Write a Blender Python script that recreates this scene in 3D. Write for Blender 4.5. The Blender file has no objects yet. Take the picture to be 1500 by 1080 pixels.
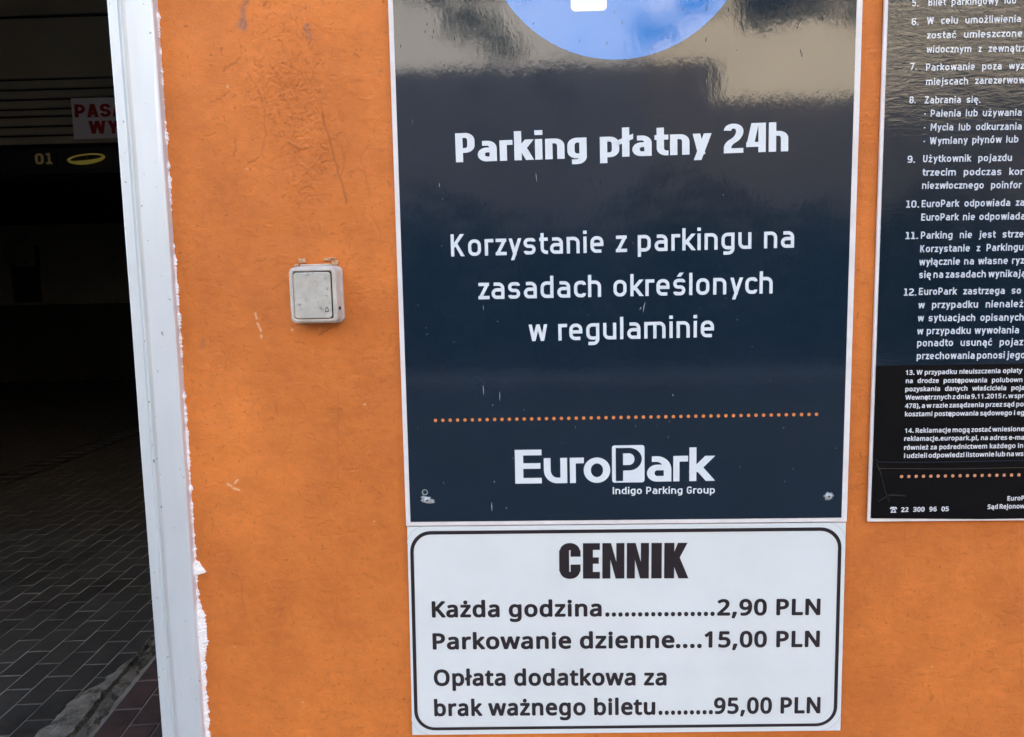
import bpy, bmesh, math, random
import numpy as np
from mathutils import Vector, Matrix
from mathutils.geometry import delaunay_2d_cdt

sc = bpy.context.scene
COL = sc.collection
rnd = random.Random(7)

# ------------------------------------------------------------------ camera
cam = bpy.data.cameras.new('camera')
cam.sensor_width = 36.0
cam.lens = 36.0 * 1127.0 / 1500.0
cam.clip_start = 0.05
cam.clip_end = 2000
co = bpy.data.objects.new('camera', cam)
COL.objects.link(co)
cr, cu, cf = Vector((0.99946, 0.02521, -0.02089)), Vector((0.01797, 0.11086, 0.99367)), Vector((-0.02737, 0.99352, -0.11035))
co.matrix_world = Matrix(((cr.x, cu.x, -cf.x, 0), (cr.y, cu.y, -cf.y, -1.03), (cr.z, cu.z, -cf.z, 1.5), (0, 0, 0, 1)))
sc.camera = co

# ------------------------------------------------------------------ sky, sun, exposure
SUN_EL = math.radians(35)
world = bpy.data.worlds.new('World')
sc.world = world
world.use_nodes = True
wn = world.node_tree
wn.nodes.clear()
sky = wn.nodes.new('ShaderNodeTexSky')
sky.sky_type = 'NISHITA'
sky.sun_disc = False
sky.sun_elevation = SUN_EL
sky.sun_rotation = 0.0
sky.air_density = 1.0
sky.dust_density = 1.5
sky.ozone_density = 1.0
bg = wn.nodes.new('ShaderNodeBackground')
bg.inputs['Strength'].default_value = 0.10
wo = wn.nodes.new('ShaderNodeOutputWorld')
wn.links.new(sky.outputs[0], bg.inputs[0])
wn.links.new(bg.outputs[0], wo.inputs[0])
sun = bpy.data.lights.new('sun', 'SUN')
sun.energy = 3.6
sun.angle = math.radians(0.5)
sun.color = (1.0, 0.95, 0.86)
so = bpy.data.objects.new('sun', sun)
COL.objects.link(so)
so.rotation_euler = Vector((0, -math.cos(SUN_EL), -math.sin(SUN_EL))).to_track_quat('-Z', 'Y').to_euler()
so.location = (0, 10, 30)
sc.view_settings.view_transform = 'Standard'
sc.view_settings.look = 'None'
sc.view_settings.gamma = 1.0
sc.view_settings.use_curve_mapping = False
sc.view_settings.exposure = 3.4
sc.render.engine = 'CYCLES'
sc.cycles.use_denoising = True
sc.cycles.max_bounces = 8
sc.cycles.diffuse_bounces = 5

# ------------------------------------------------------------------ helpers
def tag(o, label=None, cat=None, group=None, kind=None):
    if label: o['label'] = label
    if cat: o['category'] = cat
    if group: o['group'] = group
    if kind: o['kind'] = kind
    return o

def empty(name, loc=(0, 0, 0), **k):
    o = bpy.data.objects.new(name, None)
    o.empty_display_size = 0.1
    COL.objects.link(o)
    o.location = loc
    return tag(o, **k)

def link(name, me, mat=None, parent=None):
    o = bpy.data.objects.new(name, me)
    COL.objects.link(o)
    if mat is not None: me.materials.append(mat)
    if parent is not None:
        o.parent = parent
        o.matrix_parent_inverse = Matrix.Translation(-Vector(parent.location)) if parent.parent is None else Matrix()
    return o

def mesh_obj(name, vs, fs, mat, parent=None, smooth=False):
    me = bpy.data.meshes.new(name)
    me.from_pydata([tuple(v) for v in vs], [], fs)
    if smooth:
        me.polygons.foreach_set('use_smooth', [True] * len(me.polygons))
    me.update()
    return link(name, me, mat, parent)

def bm_obj(name, bm, mat, parent=None, smooth=False):
    me = bpy.data.meshes.new(name)
    bm.to_mesh(me)
    bm.free()
    if smooth:
        me.polygons.foreach_set('use_smooth', [True] * len(me.polygons))
    return link(name, me, mat, parent)

def box_bm(bm, x0, x1, y0, y1, z0, z1, bev=0.0, seg=2):
    r = bmesh.ops.create_cube(bm, size=1.0)
    vs = r['verts']
    for v in vs:
        v.co = Vector(((x0 + x1) / 2 + v.co.x * (x1 - x0), (y0 + y1) / 2 + v.co.y * (y1 - y0), (z0 + z1) / 2 + v.co.z * (z1 - z0)))
    if bev > 0:
        es = list({e for v in vs for e in v.link_edges})
        bmesh.ops.bevel(bm, geom=es, offset=bev, segments=seg, affect='EDGES', profile=0.5)
    return bm

def box(name, x0, x1, y0, y1, z0, z1, mat, parent=None, bev=0.0, seg=2):
    bm = bmesh.new()
    box_bm(bm, x0, x1, y0, y1, z0, z1, bev, seg)
    return bm_obj(name, bm, mat, parent)

# ------------------------------------------------------------------ materials
class NT:
    def __init__(s, name):
        s.m = bpy.data.materials.new(name)
        s.m.use_nodes = True
        s.t = s.m.node_tree
        s.b = s.t.nodes['Principled BSDF']
        s.co = None
    def n(s, typ, **k):
        nd = s.t.nodes.new(typ)
        for a, v in k.items(): setattr(nd, a, v)
        return nd
    def l(s, a, b): s.t.links.new(a, b)
    def coord(s):
        if s.co is None:
            g = s.n('ShaderNodeNewGeometry')
            s.co = g.outputs['Position']
        return s.co
    def noise(s, scale, detail=3, rough=0.5, stretch=None, dist=0.0):
        v = s.coord()
        if stretch:
            mp = s.n('ShaderNodeMapping')
            mp.inputs['Scale'].default_value = stretch
            s.l(v, mp.inputs[0]); v = mp.outputs[0]
        nd = s.n('ShaderNodeTexNoise')
        nd.inputs['Scale'].default_value = scale
        nd.inputs['Detail'].default_value = detail
        nd.inputs['Roughness'].default_value = rough
        nd.inputs['Distortion'].default_value = dist
        s.l(v, nd.inputs['Vector'])
        return nd.outputs[0]
    def ramp(s, f, a, b, ca=(0, 0, 0, 1), cb=(1, 1, 1, 1)):
        nd = s.n('ShaderNodeValToRGB')
        nd.color_ramp.elements[0].position = a; nd.color_ramp.elements[0].color = ca
        nd.color_ramp.elements[1].position = b; nd.color_ramp.elements[1].color = cb
        s.l(f, nd.inputs[0])
        return nd.outputs[0]
    def mix(s, f, a, b, mode='MIX'):
        nd = s.n('ShaderNodeMix', data_type='RGBA', blend_type=mode)
        for idx, v in ((0, f), (6, a), (7, b)):
            if isinstance(v, (int, float)): nd.inputs[idx].default_value = v
            elif isinstance(v, tuple): nd.inputs[idx].default_value = v if len(v) == 4 else v + (1,)
            else: s.l(v, nd.inputs[idx])
        return nd.outputs[2]
    def add(s, a, b, wa=1.0, wb=1.0):
        m1 = s.n('ShaderNodeMath', operation='MULTIPLY'); m1.inputs[1].default_value = wa; s.l(a, m1.inputs[0])
        m2 = s.n('ShaderNodeMath', operation='MULTIPLY_ADD'); m2.inputs[1].default_value = wb; s.l(b, m2.inputs[0]); s.l(m1.outputs[0], m2.inputs[2])
        return m2.outputs[0]
    def bump(s, h, dist, strength=1.0, coat=False):
        nd = s.n('ShaderNodeBump')
        nd.inputs['Strength'].default_value = strength
        nd.inputs['Distance'].default_value = dist
        s.l(h, nd.inputs['Height'])
        s.l(nd.outputs[0], s.b.inputs['Normal'])
        if coat: s.l(nd.outputs[0], s.b.inputs['Coat Normal'])
    def col(s, c):
        if isinstance(c, tuple): s.b.inputs['Base Color'].default_value = c if len(c) == 4 else c + (1,)
        else: s.l(c, s.b.inputs['Base Color'])
    def rough(s, v):
        if isinstance(v, (int, float)): s.b.inputs['Roughness'].default_value = v
        else: s.l(v, s.b.inputs['Roughness'])

def rough_mat(name, ca, cb, scale, bump_scale, bump_d, rough=0.85, stretch=None, dirt=None, vary=0):
    k = NT(name)
    n1 = k.noise(scale, 6, 0.6, stretch)
    c = k.mix(k.ramp(n1, 0.3, 0.7), ca, cb)
    if dirt:
        c = k.mix(k.ramp(k.noise(dirt[0], 5, 0.7), dirt[2], dirt[2] + 0.15), c, dirt[1])
    if vary:
        oi = k.n('ShaderNodeObjectInfo')
        c = k.mix(1.0, c, k.ramp(oi.outputs['Random'], 0.0, 1.0, (1 - vary, 1 - vary, 1 - vary, 1), (1, 1, 1, 1)), 'MULTIPLY')
    k.col(c); k.rough(rough)
    if bump_d: k.bump(k.noise(bump_scale, 6, 0.65, stretch), bump_d)
    return k.m

# glossy laminate used on the signs (same relief for film and print)
def film(name, c, bump_d=1.0, wrinkle=False, var=0.0, rough=0.06, coat=0.8):
    k = NT(name)
    if var:
        n = k.noise(9, 4, 0.6)
        c2 = tuple(min(1, x * (1 - var)) for x in c)
        k.col(k.mix(k.ramp(n, 0.3, 0.7), c, c2))
    else:
        k.col(c)
    # fine scratches and dust lift the roughness a little
    k.rough(k.add(k.noise(60, 5, 0.7, (1, 1, 0.25)), k.noise(5, 2), 0.06, 0.05) if rough < 0.2 else rough)
    k.b.inputs['Coat Weight'].default_value = coat * 0.6
    k.b.inputs['Coat Roughness'].default_value = 0.035
    k.b.inputs['Coat IOR'].default_value = 1.6
    if wrinkle:
        fine = k.noise(85, 4, 0.6, (0.55, 1, 2.4), 0.6)
        big = k.noise(9, 3, 0.5)
        h = k.add(fine, big, 0.00042, 0.0010)
        # only the upper part has come loose and rippled
        sx = k.n('ShaderNodeSeparateXYZ'); k.l(k.coord(), sx.inputs[0])
        mr = k.n('ShaderNodeMapRange'); mr.inputs[1].default_value = 1.64; mr.inputs[2].default_value = 1.80
        mr.inputs[3].default_value = 0.10; mr.inputs[4].default_value = 1.0
        k.l(sx.outputs[2], mr.inputs[0])
        mu = k.n('ShaderNodeMath', operation='MULTIPLY'); k.l(h, mu.inputs[0]); k.l(mr.outputs[0], mu.inputs[1]); h = mu.outputs[0]
    else:
        fine = k.noise(260, 3, 0.6, (1, 1, 0.5))
        mid = k.noise(40, 3, 0.5, (1, 1, 0.45))
        h = k.add(fine, mid, 0.000034 * bump_d, 0.00011 * bump_d)
    k.bump(h, 1.0, 1.0, coat=True)
    return k.m

M = {}
M['navy'] = film('navy_film', (0.0095, 0.0220, 0.0380), var=0.12)
M['navy_wr'] = film('wrinkled_navy_film', (0.0085, 0.0190, 0.0320), wrinkle=True, var=0.12)
M['print_white'] = film('white_print', (0.74, 0.80, 0.84), var=0.04)
M['print_white_wr'] = film('white_print_wrinkled', (0.62, 0.67, 0.74), wrinkle=True)
M['blue'] = film('blue_print', (0.004, 0.205, 0.64), var=0.08)
M['print_orange'] = film('orange_print', (0.72, 0.24, 0.07))
M['sticker'] = film('black_sticker_film', (0.0045, 0.0042, 0.0048), bump_d=1.2, rough=0.3, coat=0.0)
M['sticker'].node_tree.nodes['Principled BSDF'].inputs['Specular IOR Level'].default_value = 0.22
M['sticker_print'] = film('sticker_print', (0.66, 0.68, 0.72), rough=0.3, coat=0.3)
M['sticker_dot'] = film('sticker_dot_print', (0.62, 0.28, 0.15), rough=0.3, coat=0.3)
M['board'] = rough_mat('white_board', (0.80, 0.81, 0.82), (0.68, 0.69, 0.70), 8, 200, 0.00003, 0.35)
M['board_edge'] = rough_mat('white_sign_edge', (0.82, 0.80, 0.80), (0.68, 0.66, 0.66), 30, 200, 0.00003, 0.4)
M['price_white'] = film('price_sheet_white', (0.73, 0.775, 0.78), var=0.07, rough=0.3, coat=0.35)
M['price_black'] = film('price_print_black', (0.022, 0.017, 0.020), rough=0.3, coat=0.35)
M['price_arc'] = film('price_cut_line', (0.48, 0.52, 0.56), rough=0.3, coat=0.3)
M['red_print'] = rough_mat('red_print', (0.42, 0.010, 0.016), (0.34, 0.01, 0.015), 12, 100, 0, 0.5)
M['plate_white'] = rough_mat('plate_white', (0.84, 0.78, 0.78), (0.74, 0.69, 0.68), 6, 50, 0, 0.5)

# orange render: colour comes with the wall's own paint attribute, fine grain from noise
def wall_mat(attr):
    k = NT('orange_render_paint' if attr else 'orange_render_plain')
    if attr:
        a = k.n('ShaderNodeAttribute', attribute_name='paint')
        base = a.outputs['Color']
    else:
        base = k.mix(k.ramp(k.noise(3, 5, 0.6), 0.3, 0.7), (0.56, 0.165, 0.030), (0.62, 0.185, 0.036))
    g = k.noise(420, 3, 0.7)
    base = k.mix(0.22, base, k.ramp(g, 0.3, 0.7, (0.36, 0.36, 0.36, 1), (0.62, 0.62, 0.62, 1)), 'OVERLAY')
    base = k.mix(k.ramp(k.noise(150, 4, 0.7), 0.60, 0.72), base, (0.36, 0.10, 0.022))
    base = k.mix(k.ramp(k.noise(17, 6, 0.75), 0.52, 0.75, (0, 0, 0, 1), (0.32, 0.32, 0.32, 1)), base, (0.42, 0.125, 0.03))
    k.col(base)
    k.rough(0.62)
    k.b.inputs['Specular IOR Level'].default_value = 0.35
    h = k.add(k.noise(330, 4, 0.6), k.noise(90, 4, 0.6, (1.0, 1.0, 1.6), 0.8), 0.00030, 0.0008)
    k.bump(h, 1.0, 1.0)
    return k.m
M['wall'] = wall_mat(True)
M['wall_plain'] = wall_mat(False)

def frame_mat():
    k = NT('white_gloss_paint')
    c = k.mix(k.ramp(k.noise(3.2, 4, 0.6, (3, 1, 0.5)), 0.35, 0.7), (0.72, 0.77, 0.80), (0.63, 0.68, 0.71))
    spots = k.noise(130, 2, 0.5)
    c = k.mix(k.ramp(spots, 0.70, 0.735), c, (0.33, 0.36, 0.38))
    # paler rubbed scratches
    c = k.mix(k.ramp(k.noise(30, 2, 0.5, (3, 1, 0.12)), 0.72, 0.76), c, (0.86, 0.87, 0.88))
    k.col(c)
    k.b.inputs['Metallic'].default_value = 0.45
    k.rough(k.ramp(k.noise(14, 4, 0.6), 0.2, 0.8, (0.42, 0.42, 0.42, 1), (0.54, 0.54, 0.54, 1)))
    h = k.add(k.noise(70, 4, 0.6), k.noise(7, 2, 0.5, (4, 1, 0.6)), 0.00006, 0.0004)
    k.bump(h, 1.0, 1.0)
    return k.m
M['frame'] = frame_mat()
M['caulk'] = rough_mat('flaking_white_filler', (0.93, 0.91, 0.89), (0.84, 0.79, 0.76), 90, 500, 0.0004, 0.7, dirt=(330, (0.10, 0.07, 0.05), 0.60))

def plastic():
    k = NT('weathered_grey_plastic')
    c = k.mix(k.ramp(k.noise(45, 6, 0.65), 0.3, 0.7), (0.56, 0.54, 0.48), (0.40, 0.385, 0.34))
    c = k.mix(k.ramp(k.noise(170, 4, 0.7), 0.58, 0.72), c, (0.20, 0.19, 0.17))
    k.col(c); k.rough(0.42)
    k.bump(k.noise(250, 4, 0.6), 0.00008)
    return k.m
M['plastic'] = plastic()
M['plastic_rim'] = rough_mat('housing_plastic', (0.60, 0.55, 0.49), (0.42, 0.37, 0.32), 60, 250, 0.0001, 0.4, dirt=(120, (0.20, 0.16, 0.14), 0.64))
M['gap'] = rough_mat('dark_rubber_gap', (0.02, 0.024, 0.022), (0.03, 0.033, 0.03), 30, 100, 0, 0.7)
M['stub'] = rough_mat('broken_plastic_stub', (0.66, 0.46, 0.30), (0.50, 0.22, 0.08), 160, 500, 0.0003, 0.6)
M['screw'] = rough_mat('galvanised_screw', (0.62, 0.65, 0.66), (0.35, 0.38, 0.38), 200, 600, 0.0002, 0.35)
M['screw_dirt'] = rough_mat('chalky_screw_glue', (0.40, 0.43, 0.45), (0.16, 0.18, 0.20), 300, 700, 0.0003, 0.7)
M['scratch'] = rough_mat('pale_scratch', (0.45, 0.47, 0.50), (0.3, 0.33, 0.36), 300, 500, 0, 0.6)

M['paver'] = rough_mat('dark_concrete_paver', (0.040, 0.037, 0.033), (0.060, 0.055, 0.048), 9, 120, 0.0012, 0.82, dirt=(2.4, (0.022, 0.020, 0.017), 0.52), vary=0.35)
M['paver_brown_dim'] = rough_mat('dimmed_brown_paver', (0.040, 0.032, 0.026), (0.028, 0.022, 0.018), 7, 120, 0.0012, 0.85, dirt=(2.2, (0.055, 0.046, 0.036), 0.60))  # brown of the deeper section, darkened to stand in for light falloff
M['paver_red'] = rough_mat('red_concrete_paver', (0.115, 0.062, 0.056), (0.085, 0.050, 0.046), 9, 120, 0.0012, 0.82, dirt=(4, (0.045, 0.032, 0.029), 0.52), vary=0.4)
M['joint'] = rough_mat('sandy_joint', (0.34, 0.325, 0.29), (0.10, 0.095, 0.085), 5, 200, 0.001, 0.95)
M['mortar'] = rough_mat('old_mortar', (0.27, 0.25, 0.215), (0.14, 0.13, 0.11), 22, 90, 0.006, 0.95, dirt=(12, (0.045, 0.040, 0.030), 0.48))
M['kerb'] = rough_mat('worn_kerb_concrete', (0.17, 0.16, 0.145), (0.11, 0.10, 0.09), 20, 80, 0.004, 0.95)
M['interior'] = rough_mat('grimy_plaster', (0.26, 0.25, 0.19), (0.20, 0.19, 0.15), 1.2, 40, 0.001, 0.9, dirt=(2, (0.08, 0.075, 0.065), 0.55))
M['interior_dark'] = rough_mat('dark_plaster', (0.03, 0.029, 0.026), (0.022, 0.021, 0.02), 1.5, 40, 0.001, 0.9)  # near-black tone for the back wall and dado
M['slat'] = rough_mat('drab_slat', (0.42, 0.38, 0.27), (0.34, 0.31, 0.22), 2, 40, 0.0005, 0.7)
M['black_metal'] = rough_mat('black_painted_metal', (0.018, 0.018, 0.018), (0.012, 0.012, 0.012), 4, 40, 0, 0.5)
M['slab'] = rough_mat('grey_pavement', (0.26, 0.25, 0.24), (0.20, 0.195, 0.185), 2, 60, 0.002, 0.9)
M['asphalt'] = rough_mat('asphalt', (0.055, 0.054, 0.052), (0.045, 0.045, 0.044), 3, 120, 0.004, 0.9)
M['ground'] = rough_mat('ground', (0.12, 0.12, 0.10), (0.09, 0.09, 0.08), 0.3, 5, 0.01, 0.95)
M['facade_tan'] = rough_mat('tan_facade', (0.54, 0.46, 0.34), (0.46, 0.39, 0.29), 0.5, 20, 0.003, 0.9, dirt=(1.1, (0.30, 0.24, 0.17), 0.60))
M['facade_grey'] = rough_mat('pale_facade', (0.44, 0.41, 0.37), (0.37, 0.345, 0.31), 0.5, 20, 0.003, 0.9, dirt=(0.9, (0.20, 0.185, 0.165), 0.56))
M['plinth'] = rough_mat('grey_plinth', (0.16, 0.16, 0.175), (0.14, 0.14, 0.15), 1, 20, 0.003, 0.9)
M['window_frame'] = rough_mat('white_window_frame', (0.7, 0.7, 0.68), (0.6, 0.6, 0.58), 3, 20, 0, 0.5)
M['roof'] = rough_mat('roof_felt', (0.09, 0.085, 0.08), (0.06, 0.06, 0.06), 1, 20, 0.002, 0.9)
k = NT('window_glass'); k.col((0.02, 0.025, 0.03)); k.rough(0.05); M['glass'] = k.m
M['bark'] = rough_mat('bark', (0.10, 0.08, 0.06), (0.06, 0.05, 0.04), 12, 40, 0.01, 0.95, (1, 1, 0.3))
k = NT('leaves'); k.col(k.mix(k.ramp(k.noise(3, 3), 0.3, 0.7), (0.045, 0.075, 0.022), (0.08, 0.11, 0.03))); k.rough(0.6); M['leaf'] = k.m
k = NT('hedge_leaves'); k.col(k.mix(k.ramp(k.noise(3, 3), 0.3, 0.7), (0.035, 0.06, 0.025), (0.06, 0.085, 0.035))); k.rough(0.6); M['hedge'] = k.m
def lit(name, c, e):
    k = NT(name); k.col(c); k.b.inputs['Emission Color'].default_value = c + (1,); k.b.inputs['Emission Strength'].default_value = e
    return k.m
M['digit'] = lit('amber_display_segment', (0.55, 0.42, 0.16), 0.003)
M['ring'] = lit('yellow_lamp_tube', (0.80, 0.66, 0.12), 0.006)
M['spot'] = lit('small_lamp', (0.9, 0.9, 0.9), 0.12)

# ------------------------------------------------------------------ lettering
def fillet(pts, closed):
    n = len(pts); out = []
    for i, p in enumerate(pts):
        r = p[2] if len(p) > 2 else 0
        P = Vector(p[:2])
        if r <= 0 or (not closed and i in (0, n - 1)):
            out.append(P); continue
        A = Vector(pts[(i - 1) % n][:2]); B = Vector(pts[(i + 1) % n][:2])
        ra = len(pts[(i - 1) % n]) > 2; rb = len(pts[(i + 1) % n]) > 2
        da, db = (A - P), (B - P)
        t = min(r, da.length * (0.5 if ra else 1.0), db.length * (0.5 if rb else 1.0))
        a = P + da.normalized() * t; b = P + db.normalized() * t
        kk = 0.55
        for s in range(9):
            u = s / 8
            c1 = a + (P - a) * kk; c2 = b + (P - b) * kk
            out.append(a * (1 - u) ** 3 + c1 * 3 * u * (1 - u) ** 2 + c2 * 3 * u * u * (1 - u) + b * u ** 3)
    res = []
    for q in out:
        if not res or (q - res[-1]).length > 1e-5: res.append(q)
    if closed and (res[0] - res[-1]).length < 1e-5: res.pop()
    return res

def stroke_quads(pts, w, closed=False, wv=None):
    wv = wv or w; E = lambda v: Vector((v.x * w / 2, v.y * wv / 2))
    """convex pieces (one per segment, plus the outer wedge at every bend) whose union is the stroke"""
    P = fillet(pts, closed); n = len(P); q = []
    for i in range(n if closed else n - 1):
        a, b = P[i], P[(i + 1) % n]
        d = (b - a).normalized(); m = E(Vector((-d.y, d.x)))
        q.append([a - m, b - m, b + m, a + m])
    for i in range(n):
        if not closed and i in (0, n - 1): continue
        d0 = (P[i] - P[(i - 1) % n]).normalized(); d1 = (P[(i + 1) % n] - P[i]).normalized()
        cr_ = d0.x * d1.y - d0.y * d1.x
        if abs(cr_) < 1e-6: continue
        s_ = -1 if cr_ > 0 else 1
        m0 = Vector((-d0.y, d0.x)) * s_; m1 = Vector((-d1.y, d1.x)) * s_
        mm_ = (m0 + m1).normalized(); tip = P[i] + E(mm_ / max(0.3, mm_.dot(m0))); m0, m1 = E(m0), E(m1)
        piece = [P[i], P[i] + m0, tip, P[i] + m1]
        q.append(piece if s_ < 0 else piece[::-1])
    return q

def union(vs, fs, eps=1e-5):
    """merge overlapping flat convex faces into one triangulation; enclosed counters stay open"""
    o = delaunay_2d_cdt([Vector(v) for v in vs], [], [list(f) for f in fs], 0, eps)
    V = np.array([(v.x, v.y) for v in o[0]])
    T = [tuple(f) for f in o[2]]
    cen = np.array([V[list(f)].mean(0) for f in T])
    keep = np.zeros(len(T), bool)
    for f in fs:
        P = [vs[i] for i in f]; ins = np.ones(len(T), bool)
        for i in range(len(P)):
            a, b = P[i], P[(i + 1) % len(P)]
            ins &= (b[0] - a[0]) * (cen[:, 1] - a[1]) - (b[1] - a[1]) * (cen[:, 0] - a[0]) >= -1e-9
        keep |= ins
    return [tuple(v) for v in V], [t for t, k_ in zip(T, keep) if k_]

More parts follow.
